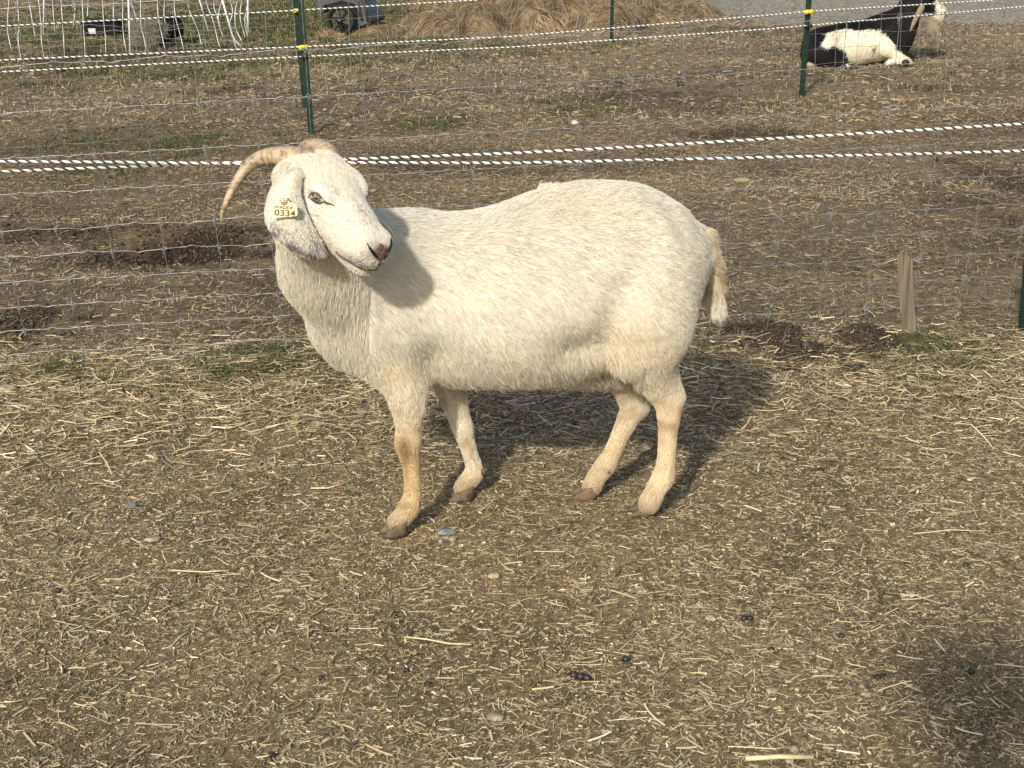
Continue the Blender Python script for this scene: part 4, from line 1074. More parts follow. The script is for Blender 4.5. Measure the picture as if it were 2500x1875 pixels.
for a, b, c in ((.176, -.054, -.045), (.180, -.056, -.04), (.190, -.058, -.04), (.205, -.057, -.035), (.224, -.055, -.028), (.238, -.052, -.014), (.243, -.050, 0), (.238, -.052, .014), (.224, -.055, .028), (.205, -.057, .035), (.190, -.058, .04), (.180, -.056, .04), (.176, -.054, .045)):
    p, q = on_head(a + .002, b - .012, c); mp.append(p + q * .0035)
mo = MB(); mo.tube(mp, [.0010, .0018, .0021, .0023, .0024, .0024, .0028, .0024, .0024, .0023, .0021, .0018, .0010], 6); mo.build('mouth', M_mouth, goat, True)
cl = MB(); cp = [on_head(.2445, b, 0) for b in (-.036, -.042, -.048)]; cl.tube([p + q * .004 for p, q in cp], .0013, 5); cl.build('lip_cleft', M_mouth, goat, True)

# hooves
M_hoof = noisy(mat('hoof_horn', rough=.7), (.05, .034, .021), (.15, .098, .055), 60, bump=.5, bscale=90)
def hoof(px_, py_, Yh, ang, sz=.88):
    c = P(px_, py_, Yh); c.z = -.002; d = Vector((-math.cos(ang), -math.sin(ang), 0)); s = Vector((-d.y, d.x, 0))
    for k in (-1, 1):
        mb = MB(); rings = []
        for z, L_, W_, off in ((0, .040, .0145, .006), (.010, .038, .0140, .004), (.024, .030, .0125, -.003), (.036, .022, .011, -.009)):
            ring = []
            for i in range(14):
                a = 2 * math.pi * i / 14; x = math.cos(a); y = math.sin(a)
                wx = W_ * y * (1 - .45 * max(x, 0) ** 2)
                ring.append(c + (d * (L_ * x * (1 if x > 0 else .7) + off) + s * (wx + k * (.0150 + .003 * x))) * sz + Vector((0, 0, z * (1 - .15 * x) * sz)))
            rings.append(ring)
        v = [p for r in rings for p in r]; f = [tuple(range(14))[::-1]]
        for i in range(3):
            f += [(i * 14 + j, i * 14 + (j + 1) % 14, (i + 1) * 14 + (j + 1) % 14, (i + 1) * 14 + j) for j in range(14)]
        f.append(tuple(42 + j for j in range(14))); mb.add(v, f)
        mb.build('hoof', M_hoof, goat, True)
        dw = MB(); dw.ico(c - d * .050 * sz + s * k * .011 + Vector((0, 0, .068)), (.007, .007, .011), 1); dw.build('dewclaw', M_hoof, goat, True)
HOOVES = [(972, 1290, YA - .012, .35), (1134, 1208, YF - .008, .1), (1436, 1205, YR2 - .008, .05), (1578, 1243, YR + .015, .2)]
for hx, hy, hY, ha in HOOVES: hoof(hx, hy, hY, ha)

# ear tag
M_tag = noisy(mat('tag_plastic', rough=.4), (.78, .66, .40), (.86, .75, .50), 30)
M_ink = mat('tag_print', (.10, .075, .045), .5)
TY = 2.815
tilt = rad(-5)
def TP(dx, dy):    # px offsets about the tag centre (694, 513)
    return P(694 + dx * math.cos(tilt) - dy * math.sin(tilt), 513 + dx * math.sin(tilt) + dy * math.cos(tilt), TY)
out = [(x_ * 1.07, y_ * 1.07) for x_, y_ in [(-29, 13), (-28, 16), (26, 16), (30, 12), (29, -8), (24, -14), (13, -17), (8, -26), (0, -32), (-8, -30), (-14, -19), (-26, -12), (-30, -7)]]
tg = MB(); tg.prism([TP(x, y) for x, y in out], (0, .002, 0)); tg_o = tg.build('ear_tag', M_tag, goat)
sdm = MB(); c0 = TP(-1, -26)
sdm.tube([c0 + Vector((0, .012, 0)), c0 + Vector((0, -.001, 0)), c0 + Vector((0, -.0012, 0)), c0 + Vector((0, -.006, 0))], [.0062, .0088, .0080, .0074], 20)
stud = sdm.build('tag_stud', M_tag, tg_o, True)
hl = MB()
for i in range(7):
    a = i * math.pi / 3; r_ = 0 if i == 6 else .0042
    p = c0 + Vector((r_ * math.cos(a), -.0061, r_ * math.sin(a))); hl.tube([p, p + Vector((0, -.0006, 0))], .00125 if i < 6 else .0006, 8)
hl.build('stud_hole', M_ink, tg_o)
def text(body_, name, c, height, width, parent, mat_):
    cu = bpy.data.curves.new(name, 'FONT'); cu.body = body_; cu.align_x = 'CENTER'; cu.align_y = 'CENTER'; cu.size = 1; cu.offset = .014; cu.extrude = .01
    to = bpy.data.objects.new('tmp', cu); C.objects.link(to)
    me = bpy.data.meshes.new_from_object(to.evaluated_get(bpy.context.evaluated_depsgraph_get())); bpy.data.objects.remove(to)
    co = np.array([tuple(v.co) for v in me.vertices]); mn, mxx = co.min(0), co.max(0)
    co = (co - (mn + mxx) / 2) / (mxx - mn)
    R_ = Matrix.Rotation(-tilt + ROLL * 0, 3, 'Y')
    for v, q in zip(me.vertices, co): v.co = Vector(c) + R_ @ Vector((q[0] * width, 0, q[1] * height)) + Vector((0, -.0006 + q[2] * .0004, 0))
    return link(name, me, mat_, parent, False)
ppm = 3760 / ((TP(0, 0) - CAM).dot(_F))
text('0334', 'tag_number', TP(1, 7), 15.5 / ppm, 51 / ppm, tg_o, M_ink)
text('WADDF', 'tag_letters', TP(-1, -7), 7.5 / ppm, 46 / ppm, tg_o, M_ink)
# ------------------------------------------------------------------ wooden stake
M_wood = mat('weathered_wood', rough=.85); n, l, b = nodes(M_wood)
tc = n.new('ShaderNodeTexCoord'); mp_ = n.new('ShaderNodeMapping'); mp_.inputs['Scale'].default_value = (130, 60, 3); l.new(tc.outputs['Object'], mp_.inputs[0])
t1 = n.new('ShaderNodeTexNoise'); t1.inputs['Scale'].default_value = 1; t1.inputs['Detail'].default_value = 6; l.new(mp_.outputs[0], t1.inputs['Vector'])
r1 = n.new('ShaderNodeValToRGB'); e_ = r1.color_ramp.elements; e_[0].position = .32; e_[0].color = (.050, .038, .025, 1); e_[1].position = .66; e_[1].color = (.215, .175, .120, 1); l.new(t1.outputs['Fac'], r1.inputs[0]); l.new(r1.outputs[0], b.inputs['Base Color'])
bp_ = n.new('ShaderNodeBump'); bp_.inputs['Distance'].default_value = .003; l.new(t1.outputs['Fac'], bp_.inputs['Height']); l.new(bp_.outputs[0], b.inputs['Normal'])
M_split = noisy(mat('fresh_split_wood', rough=.8), (.25, .13, .045), (.50, .32, .14), 80)
gb = gp(2222, 812); YS = gb.y - .05
stk = empty('wooden_stake', (gb.x, YS, 0), 'weathered grey wooden stake with a splintered top standing against the fence mesh', 'stake')
outl = [(2202, 820), (2240, 820), (2234, 760), (2230, 690), (2228, 634), (2222, 628), (2208, 620), (2199, 628), (2190, 626), (2193, 690), (2198, 760)]
s_ = MB(); s_.prism([P(x, y, YS) for x, y in outl], (.010, .036, 0)); s_.prism([P(x, y, YS) for x, y in ((2202, 835), (2240, 835), (2240, 818), (2202, 818))], (.010, .036, 0))
s_.build('shaft', M_wood, stk)
for x0, x1, yt, dp in ((2190, 2197, 620, .006), (2196, 2203, 613, .018), (2203, 2209, 610, .03), (2209, 2216, 612, .012), (2214, 2221, 620, .026), (2219, 2227, 626, .02)):
    q = MB(); a_, b_, c_ = P(x0, 632, YS + dp), P(x1, 630, YS + dp), P((x0 + x1) / 2 + 1, yt, YS + dp)
    q.prism([a_, b_, c_], (0.002, .008, 0)); q.build('splinter', M_split, stk)

# ------------------------------------------------------------------ the resting black and white goat
BY = 11.9
bg = empty('resting_goat', (P(2090, 150, BY).x, BY, 0), 'bearded black and white goat lying down behind the right green post', 'goat')
B2 = Body()
def q2(x, y, dY=0): return np.array(P(x, y, BY + dY))
g_lo = float(gz(q2(2090, 150)[0], BY))
BK = dict(L=.03, col=(.012, .011, .012)); f1 = (-.5, 0, -.8)
pm = 3760 / ((P(2090, 100, BY) - CAM).dot(_F))
B2.ell(q2(2075, 108), (.31, .20, .165), R=Matrix.Rotation(rad(8), 3, 'Y'), k=.08, flow=f1, **BK)
B2.ell(q2(2005, 122, -.03), (.14, .19, .150), k=.08, flow=f1, **BK)
B2.ell(q2(2165, 88), (.17, .16, .17), k=.10, flow=f1, **BK)
B2.cone(q2(2185, 85, -.02), q2(2235, 5, -.03), .130, .085, k=.08, flow=(-.3, 0, -1), **BK)
B2.cone(q2(2235, 5, -.03), q2(2250, -20, -.03), .085, .075, k=.05, flow=(-.3, 0, -1), **BK)
B2.cone(q2(2172, 118, -.15), q2(2216, 145, -.20), .062, .036, k=.05, flow=(.8, 0, -.5), **BK)      # folded fore leg
B2.cone(q2(2216, 146, -.20), q2(2170, 154, -.22), .030, .024, k=.02, flow=(.8, 0, -.5), **BK)
B2.cone(q2(2190, 120, .05), q2(2214, 146, .02), .05, .032, k=.05, flow=(.8, 0, -.5), **BK)
B2.ell(q2(2010, 135, -.12), (.16, .09, .105), k=.06, flow=f1, **BK)                                  # haunch
B2.cone(q2(2030, 155, -.18), q2(2075, 163, -.24), .040, .022, k=.03, flow=(.8, 0, -.3), **BK)
B2.cone(q2(1985, 158, -.02), q2(1976, 150, -.02), .05, .03, k=.04, flow=(-.5, 0, -.5), **BK)
# head looking right
B2.ell(q2(2254, 0, -.03), (.080, .058, .080), k=.05, flow=(-1, 0, -.2), **BK)
B2.cone(q2(2262, 10, -.04), q2(2298, 30, -.06), .066, .042, q=.75, k=.03, flow=(-1, 0, .3), **BK)
B2.ell(q2(2298, 34, -.06), (.040, .032, .036), k=.02, flow=(-1, 0, 0), **BK)
B2.cone(q2(2262, 26, -.04), q2(2292, 44, -.06), .040, .026, k=.03, flow=(-1, 0, -.3), **BK)
V2, F2 = B2.mesh(.014)
fl2, L2_, C2_ = B2.blend(V2)
WHT = np.array((.80, .74, .60)); BLK = np.array((.012, .011, .012)); TAN = np.array((.50, .42, .30))
white_poly = [(1993, 104), (2000, 92), (2012, 78), (2040, 72), (2062, 68), (2085, 72), (2110, 69), (2140, 72), (2152, 82), (2158, 92), (2168, 104), (2168, 116), (2185, 126), (2205, 140), (2214, 150), (2206, 156), (2180, 156), (2166, 146), (2150, 152), (2118, 160), (2076, 158), (2066, 146), (2058, 134), (2052, 120), (2036, 112), (2018, 106), (2012, 114), (2002, 114)]
head_white = [(2282, -12), (2300, 0), (2312, 24), (2314, 50), (2290, 56), (2270, 44), (2280, 24), (2276, 10)]
chin_w = [(2240, 30), (2262, 36), (2290, 44), (2300, 60), (2262, 58), (2238, 46)]
feet_w = [(2040, 148), (2054, 146), (2056, 164), (2042, 166)]; feet_w2 = [(2068, 158), (2080, 158), (2080, 172), (2070, 172)]
def inpoly(x, y, poly):
    c = np.zeros(len(x), bool); n_ = len(poly)
    for i in range(n_):
        x1_, y1_ = poly[i]; x2_, y2_ = poly[(i + 1) % n_]
        k_ = ((y1_ > y) != (y2_ > y)) & (x < (x2_ - x1_) * (y - y1_) / (y2_ - y1_ + 1e-9) + x1_); c ^= k_
    return c
def col2(X):
    R_ = X - np.array(CAM); s_ = BY / X[:, 1]
    # coat patches live on the goat's own side plane (x, height)
    x, y = photo_xy(np.stack([X[:, 0], np.full(len(X), BY), X[:, 2]], 1))
    x = x + 2.2 * vnoise(X[:, 0], X[:, 2], .02, 61); y = y + 2.2 * vnoise(X[:, 0], X[:, 2], .02, 62)
    c = np.tile(BLK, (len(X), 1))
    near = X[:, 1] < BY + .03
    wv_ = inpoly(x, y + 2, white_poly) & near; c[wv_] = WHT
    for pl in (head_white, chin_w): c[inpoly(x, y, pl)] = WHT * .85
    for pl in (feet_w, feet_w2): c[inpoly(x, y, pl) & near] = WHT
    ln_ = (np.exp(-((x - 2124) / 4) ** 2 - ((y - 115) / 12) ** 2) > .5) & near; c[ln_] = (.20, .18, .15)
    eb = np.exp(-((x - 2302) / 5) ** 2 - ((y - 33) / 7) ** 2) > .55; c[eb] = (.05, .04, .035)
    return c
me = npmesh('body', V2, F2); set_color(me, col2(V2)); link('body', me, M_skin, bg)
N2 = np.zeros(len(V2) * 3); me.vertices.foreach_get('normal', N2); N2 = N2.reshape(-1, 3)
X2, T2, u2, v2_, _ = tri_sample(V2, F2, 26000)
n2 = N2[T2[:, 0]]
hair('coat', X2, n2, fl2[T2[:, 0]], np.full(len(X2), .030), col2(X2) * rng.uniform(.8, 1.15, (len(X2), 1)), bg, lift=.3, r0=.0016, clump=.3)
# ear, eye, beard, tail, hooves
def strands_obj(name, N_, a, b_, ra, rb, L_, fl_, colr, r0=.0018, parent=bg, lift=.12):
    t = rng.random(N_); A = np.array(a); B_ = np.array(b_); c = A + (B_ - A) * t[:, None]
    an = rng.random(N_) * 6.283; nr = np.stack([np.cos(an), np.sin(an), 0 * an], 1)
    return hair(name, c + nr * (ra + (rb - ra) * t)[:, None], nr, np.tile(fl_, (N_, 1)).astype(float), np.full(N_, L_), np.array(colr) * rng.uniform(.7, 1.15, (N_, 1)), parent, lift=lift, wild=.1, clump=.7, r0=r0)
strands_obj('beard', 90, q2(2270, 40, -.06), q2(2286, 44, -.06), .008, .004, .15, (.16, 0, -1), TAN * 1.0, r0=.0008, lift=.16)
strands_obj('tail_hair', 300, q2(1974, 140, -.12), q2(1982, 160, -.2), .02, .02, .09, (.5, -.3, -.6), TAN)
e_rows = [((2250, 8), (2258, 14)), ((2242, 20), (2256, 26)), ((2234, 36), (2246, 40)), ((2226, 54), (2236, 58)), ((2219, 72), (2226, 76)), ((2215, 82), (2218, 83))]
er, _, _ = leaf('ear', e_rows, lambda t, s: BY - .14 + .01 * t - .01 * math.sin(math.pi * s), .012, bg, 4); set_color(er.data, np.tile(np.array((.24, .20, .135)), (len(er.data.vertices), 1)))
ey = MB(); ey.ico(q2(2272, -2, -.09), (.012, .008, .010), 2); ey.build('eye', M_pup, bg, True)
nn_ = MB(); nn_.ico(q2(2309, 34, -.06), (.010, .020, .014), 2); nn_.build('nose', M_mouth, bg, True)
M_hoofd = mat('dark_hoof', (.012, .010, .010), .6)
for (x, y, dY) in ((2211, 152, -.24), (2222, 150, -.14), (2058, 164, -.27), (2084, 166, -.28)):
    h_ = MB(); h_.ico(q2(x, y, dY), (.030, .022, .022), 2); h_.build('hoof', M_hoofd, bg, True)
hn = MB(); hn.tube([q2(2252, -20, -.05), q2(2240, -34, -.05), q2(2222, -38, -.05)], [.02, .015, .004], 8); hn.build('horn', M_horn, bg, True)

# ------------------------------------------------------------------ black feed trough
M_poly = noisy(mat('black_poly', rough=.7, spec=.2), (.005, .005, .006), (.014, .014, .015), 12)
M_lab = mat('faded_sticker', (.55, .62, .62), .5)
YT = 14.6
gt = gp(245, 92); YT = gt.y - .05
tr = empty('feed_trough', (gt.x, YT, 0), 'low black plastic feed trough with a pale sticker on its side', 'trough')
def tq(x, y, dY=0): return P(x, y, YT + dY)
def shell(name, top, bot, mt, par, th_=.012):
    """open tapered tub from two outlines (lists of points)"""
    n_ = len(top); ct = sum(top, Vector()) / n_; cb = sum(bot, Vector()) / n_
    ti = [p + (ct - p).normalized() * th_ for p in top]; bi = [p + (cb - p).normalized() * th_ + Vector((0, 0, th_)) for p in bot]
    v = top + bot + ti + bi; f = [tuple(n_ + i for i in range(n_))[::-1], tuple(3 * n_ + i for i in range(n_))]
    for i in range(n_):
        j = (i + 1) % n_; f += [(i, n_ + i, n_ + j, j), (2 * n_ + i, 2 * n_ + j, 3 * n_ + j, 3 * n_ + i), (i, j, 2 * n_ + j, 2 * n_ + i)]
    q = MB(); q.add(v, f); return q.build(name, mt, par)
zt = tq(240, 52).z; zb = float(gz(gt.x, YT))
xl, xr = tq(193, 60).x, tq(292, 60).x; xl2, xr2 = tq(208, 88).x, tq(289, 88).x
def rrect(x0, x1, y0, y1, z, r=.04):
    out_ = []
    for cx, cy, a0 in ((x1 - r, y0 + r, -90), (x1 - r, y1 - r, 0), (x0 + r, y1 - r, 90), (x0 + r, y0 + r, 180)):
        for a in (0, 30, 60, 90): out_.append(Vector((cx + r * math.cos(rad(a0 + a)), cy + r * math.sin(rad(a0 + a)), z)))
    return out_
shell('tub_wall', rrect(xl, xr, YT, YT + .32, zt), rrect(xl2, xr2, YT + .03, YT + .28, zb), M_poly, tr)
lip = MB(); lip.tube(rrect(xl - .004, xr + .004, YT - .004, YT + .324, zt) * 1 + [rrect(xl - .004, xr + .004, YT - .004, YT + .324, zt)[0]], .008, 6); lip.build('rim', M_poly, tr, True)
sl = MB(); h_ = zt - zb
sl.prism([Vector((tq(214, 74).x, YT + .013, zb + h_ * .55)), Vector((tq(232, 74).x, YT + .013, zb + h_ * .55)), Vector((tq(233, 84).x, YT + .022, zb + h_ * .20)), Vector((tq(217, 84).x, YT + .022, zb + h_ * .20))], (0, -.003, 0)); sl.build('sticker', M_lab, tr)

# ------------------------------------------------------------------ tipped tub with old grey hay
g2 = gp(380, 112)
tb_ = empty('tipped_tub', (g2.x, g2.y, 0), 'dark tub tipped over with matted grey hay spilling out, beside the black trough', 'tub')
def u_(x, y, dY=0): return P(x, y, g2.y + dY)
cz = u_(372, 84)
R_ = .135
tsh = MB()
axd = Vector((.70, .62, .12)).normalized(); sd1 = axd.cross(Vector((0, 0, 1))).normalized(); sd2 = sd1.cross(axd)
def ringp(t, r, n_=20): return [Vector((cz.x, g2.y, R_ * .93)) + axd * t + (sd1 * math.cos(2 * math.pi * i / n_) + sd2 * math.sin(2 * math.pi * i / n_) * .92) * r for i in range(n_)]
rs = [ringp(0, R_), ringp(.02, R_ * .98), ringp(.26, R_ * .80), ringp(.27, R_ * .2)]; rs2 = [ringp(0, R_ * .93), ringp(.22, R_ * .74)]
v = [p for r in rs for p in r]; f = []
for i in range(3): f += [(i * 20 + j, i * 20 + (j + 1) % 20, (i + 1) * 20 + (j + 1) % 20, (i + 1) * 20 + j) for j in range(20)]
f.append(tuple(60 + j for j in range(20)))
bq = len(v); v += [p for r in rs2 for p in r]; f += [(bq + j, bq + 20 + j, bq + 20 + (j + 1) % 20, bq + (j + 1) % 20) for j in range(20)]; f += [(j, bq + j, bq + (j + 1) % 20, (j + 1) % 20) for j in range(20)]; f.append(tuple(bq + 20 + j for j in range(20))[::-1])
tsh.add(v, f); tsh.build('tub_wall', M_poly, tb_, True)
# matted hay
def mat_of_hay(name, N_, fn, L0, r0, cols, parent, lift=.35, wild=.9, flow=None):
    X, nr = fn(N_)
    flw = rng.normal(0, 1, (N_, 3)) if flow is None else np.tile(np.array(flow, float), (N_, 1))
    flw[:, 2] -= .3
    c_ = cols[rng.choice(len(cols), N_)] * rng.uniform(.75, 1.2, (N_, 1))
    return hair(name, X, nr, flw, rng.uniform(.6, 1.4, N_) * L0, c_, parent, lift=lift, r0=r0, clump=.25, wild=wild, seg=5, mat_=M_straw, droop=.35)
GH = np.array([(.24, .21, .17), (.33, .29, .24), (.15, .13, .11)])
cH = np.array(cz); 
def tubhay(N_):
    a = rng.random(N_) * 6.283; r = np.sqrt(rng.random(N_)) * .15 * (1 + .3 * np.sin(a * 3 + 1))
    X = np.stack([cz.x - .03 + r * np.cos(a) * 1.0, g2.y - .04 - .06 * rng.random(N_), .02 + np.abs(.12 + r * np.sin(a) * .95)], 1)
    return X, np.tile([-.2, -.9, .4], (N_, 1)) + rng.normal(0, .2, (N_, 3))
mat_of_hay('hay_wad', 1500, tubhay, .07, .0016, GH, tb_)

# ------------------------------------------------------------------ tipped garden cart
g3 = gp(835, 86); YC = g3.y
M_cart = noisy(mat('grey_poly', rough=.5), (.035, .036, .040), (.065, .066, .072), 10)
M_tyre = noisy(mat('tyre_rubber', rough=.75), (.010, .010, .010), (.022, .021, .020), 40)
ct_ = empty('garden_cart', (g3.x, YC, 0), 'dark grey plastic garden cart tipped over beside the hay heap, one spoked wheel showing', 'cart')
def cq(x, y, dY=0): return P(x, y, YC + dY)
wc = cq(832, 50); WR = 37 * (wc - cq(842, 50)).length / 10
wax = Vector((-.35, -1, 0)).normalized(); wx = wax.cross(Vector((0, 0, 1))).normalized(); wz = Vector((0, 0, 1))
def wp(a, r, t): return wc + (wx * math.cos(a) + wz * math.sin(a)) * r + wax * t
ty = MB(); n_ = 36; prof = [(WR * .80, -.03), (WR * .93, -.036), (WR, -.022), (WR * 1.01, 0), (WR, .022), (WR * .93, .036), (WR * .80, .03)]
v = [wp(2 * math.pi * i / n_, r, t) for i in range(n_) for r, t in prof]; f = []
for i in range(n_):
    for j in range(7): f.append((i * 7 + j, i * 7 + (j + 1) % 7, ((i + 1) % n_) * 7 + (j + 1) % 7, ((i + 1) % n_) * 7 + j))
ty.add(v, f); wheel = ty.build('wheel', M_tyre, ct_, True)
rm = MB()
for k in range(24):
    pass
v = [wp(2 * math.pi * i / n_, r, t) for i in range(n_) for r, t in ((WR * .82, .028), (WR * .72, .024), (WR * .72, -.02), (WR * .82, -.028))]; f = []
for i in range(n_):
    for j in range(4): f.append((i * 4 + j, i * 4 + (j + 1) % 4, ((i + 1) % n_) * 4 + (j + 1) % 4, ((i + 1) % n_) * 4 + j))
rm.add(v, f); rm.build('rim', M_poly, wheel, True)
for k in range(6):
    a = k * math.pi / 3 + .25; sp_ = MB(); w1, w2 = .17, .12
    pts = [wp(a - w1 * 1.6, WR * .18, .026), wp(a + w1 * 1.6, WR * .18, .026), wp(a + w2, WR * .75, .020), wp(a - w2, WR * .75, .020)]
    sp_.prism(pts, -wax * .018); sp_.build('spoke', M_cart if k % 2 else M_poly, wheel)
hb = MB(); hb.tube([wp(0, 0, -.03), wp(0, 0, .034)], WR * .24, 16); hb.build('hub', M_poly, wheel, True)
ax_ = MB(); ax_.tube([wp(0, 0, .030), wp(0, 0, .040)], WR * .06, 10); ax_.build('axle_cap', mat('steel', (.5, .5, .5), .3, 1), wheel, True)
body_ = MB()
o1 = [(868, -40), (884, 6), (896, 26), (906, 50), (903, 58), (880, 66), (868, 60), (862, 36), (846, 14), (818, 8), (790, 16), (792, 30), (778, 36), (770, 14), (772, 4), (780, -14), (800, -30), (830, -42)]
body_.prism([cq(x, y, .06) for x, y in o1], (.10, .42, 0)); bo = body_.build('bin', M_cart, ct_)
bm_ = bo.modifiers.new('edge', 'BEVEL'); bm_.width = .012; bm_.segments = 3
for (xa, ya, xb, yb) in ((874, -30, 898, 52), (855, -34, 884, 50)):
    rb_ = MB(); rb_.tube([cq(xa, ya, .055), cq((xa + xb) / 2 + 5, (ya + yb) / 2, .05), cq(xb, yb, .055)], .012, 6); rb_.build('rib', M_cart, ct_, True)
gu = MB(); gu.prism([cq(x, y, .02) for x, y in ((795, 14), (830, 2), (862, 10), (874, 34), (868, 40), (856, 22), (832, 12), (800, 22))], (.03, .14, 0)); gu.build('mudguard', M_poly, ct_)

# ------------------------------------------------------------------ hay heap
HC = np.array([(.18, .118, .058), (.30, .205, .108), (.39, .285, .160), (.48, .37, .225), (.11, .072, .04), (.25, .185, .115)])
lumps = []
for x, y, rx, rz, dY in ((905, 88, 45, .10, 0), (960, 85, 55, .17, .2), (1010, 80, 60, .18, .4), (1080, 92, 90, .26, .3), (1180, 98, 110, .34, .5), (1300, 92, 120, .44, .4), (1400, 90, 100, .42, .6), (1480, 88, 110, .36, .5), (1580, 74, 110, .30, .7), (1680, 55, 120, .22, .8), (1240, 60, 160, .62, 1.4), (1450, 45, 160, .60, 1.8), (1100, 40, 120, .40, 1.8), (1620, 20, 160, .40, 2.4), (1330, 30, 160, .80, 2.4)):
    g_ = G(x, y); lumps.append((g_.x, g_.y + dY * .5 + rz * .5, rx * g_.y / 3760, rz))
def heap_h(x, y):
    h = np.zeros_like(x)
    for cx, cy, r, hh in lumps:
        d2 = ((x - cx) / r) ** 2 + ((y - cy) / (r * 1.0 + .15)) ** 2; h = np.maximum(h, hh * np.clip(1 - d2, -.3, 1) ** 1.0 * 1.0)
    h = h + .05 * vnoise(x, y, .25, 71) + .03 * vnoise(x, y, .09, 72)
    return h
hx = np.arange(-1.9, 3.4, .05); hy = np.arange(13.6, 20.0, .05); HX, HY = np.meshgrid(hx, hy, indexing='ij')
HZ = heap_h(HX, HY) - .06; V = np.stack([HX, HY, HZ], -1).reshape(-1, 3); nyh = len(hy)
i, j = np.meshgrid(np.arange(len(hx) - 1), np.arange(nyh - 1), indexing='ij'); k = (i * nyh + j).ravel(); Qh = np.stack([k, k + nyh, k + nyh + 1, k + 1], 1)
zc_ = V[Qh][:, :, 2].max(1); Qh = Qh[zc_ > -.02]
used = np.unique(Qh); rem = np.full(len(V), -1); rem[used] = np.arange(len(used)); V = V[used]; Qh = rem[Qh]
heap = empty('hay_heap', (.5, 15, 0), 'long brown heap of loose old hay at the far side of the paddock', 'hay')
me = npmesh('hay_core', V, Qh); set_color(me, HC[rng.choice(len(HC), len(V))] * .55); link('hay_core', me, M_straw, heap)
Nh = 26000; Xh, Th, uh, vh, nh = tri_sample(V, Qh, Nh)
nh[nh[:, 2] < 0] *= -1
flh = np.stack([vnoise(Xh[:, 0], Xh[:, 1], .3, 81) * 1.2, -.5 + vnoise(Xh[:, 0], Xh[:, 1], .3, 82), vnoise(Xh[:, 0], Xh[:, 1], .2, 83) - .5], 1)
pat = vnoise(Xh[:, 0], Xh[:, 1], .35, 84); ch = HC[rng.choice(len(HC), Nh)] * (1 + .3 * pat[:, None]) * rng.uniform(.7, 1.25, (Nh, 1))
hair('loose_hay', Xh, nh, flh, np.full(Nh, .14), ch, heap, lift=.42, r0=.0024, clump=.5, wild=.45, seg=5, mat_=M_straw, droop=.4)
sm = G(805, 92)
sw = empty('hay_tuft', (sm.x, sm.y, 0), 'small pale tuft of hay dropped beside the cart wheel', 'hay')
def tuft(N_):
    a = rng.random(N_) * 6.283; r = np.sqrt(rng.random(N_))
    return np.stack([sm.x + .12 * r * np.cos(a), sm.y + .06 * r * np.sin(a), .005 + .045 * (1 - r)], 1), np.tile([0, -.3, 1.], (N_, 1)) + rng.normal(0, .3, (N_, 3))
mat_of_hay('loose_hay', 900, tuft, .07, .0018, HC * 1.3, sw, lift=.4)

# ------------------------------------------------------------------ grey gravel bank behind
M_gravel = noisy(mat('crushed_gravel', rough=.95), (.13, .112, .085), (.30, .262, .205), 22, 10, bump=1.0, bscale=30, dist=.03)
bx = np.arange(1.5, 12, .12); by = np.arange(13.3, 40, .2); BX, BYY = np.meshgrid(bx, by, indexing='ij')
def bank(x, y):
    f0 = 15.6 - (x - 2.6) * .22
    return .42 * np.clip((y - f0) / 3.5, -.15, 1) * np.clip((x - 2.35 - .2 * np.sin(y)) / .9, -.15, 1) + .012 * vnoise(x, y, .3, 91)
BZ = bank(BX, BYY) - .01
V = np.stack([BX, BYY, BZ], -1).reshape(-1, 3); nb_ = len(by); i, j = np.meshgrid(np.arange(len(bx) - 1), np.arange(nb_ - 1), indexing='ij'); k = (i * nb_ + j).ravel()
gb_ = link('gravel_bank', npmesh('gravel_bank', V, np.stack([k, k + nb_, k + nb_ + 1, k + 1], 1)), M_gravel); tag(gb_, kind='structure')

# ------------------------------------------------------------------ small things lying about
M_dung = noisy(mat('dung', rough=.5), (.008, .007, .006), (.028, .022, .016), 120, bump=.4)
M_stone = noisy(mat('field_stone', rough=.8), (.10, .10, .105), (.24, .235, .23), 60, bump=.5)
M_pale_stone = noisy(mat('pale_stone', rough=.8), (.30, .28, .25), (.48, .46, .42), 40, bump=.4)
M_clod = noisy(mat('dry_clod', rough=.95), (.20, .15, .09), (.42, .34, .23), 80, bump=.8)
def pellet(px_, py_, rp, label, sh=(1, .9, .8), mt=None, name='dropping', cat='dropping', group='dark droppings in the litter', jit=.25, ang=0, sub=2, n_=1):
    c = gp(px_, py_); r = rp * (c - CAM).length / 3760
    q = MB()
    for k in range(n_): q.ico(c + Vector((r * 1.5 * k * math.cos(ang), r * 1.5 * k * math.sin(ang), r * sh[2] * .7)), (r * sh[0], r * sh[1], r * sh[2]), sub, jit, Matrix.Rotation(ang, 3, 'Z'), seed=px_ * .01 + k)
    o = q.build(name, mt or M_dung, None, True); tag(o, label, cat, group); return o
pellet(142, 1437, 8, 'single black pellet lying alone towards the lower left of the frame')
pellet(567, 1179, 5, 'tiny dark pellet left of the near front hoof, level with the cannon')
pellet(992, 1275, 7, 'round black pellet just right of the near front hoof')
pellet(965, 1494, 9, 'black pellet wedged under a pale crumb below the front hooves')
pellet(993, 1630, 8, 'black pellet below the long pale straw in the lower centre')
pellet(783, 1655, 8, 'black pellet among pale clods in the lower left centre')
pellet(1045, 1658, 8, 'dull black pellet right of the pale clods at lower centre')
pellet(1400, 1640, 12, 'long twisted dark dropping lying at lower centre', (1, .8, .8), ang=-.5, n_=3)
pellet(1528, 1603, 10, 'dull brown dropping up and right of the long twisted one')
pellet(1817, 1512, 9, 'pair of joined shiny black pellets below the hind hooves', ang=0, n_=2)
pellet(1884, 1584, 8, 'shiny black pellet just below the joined pair')
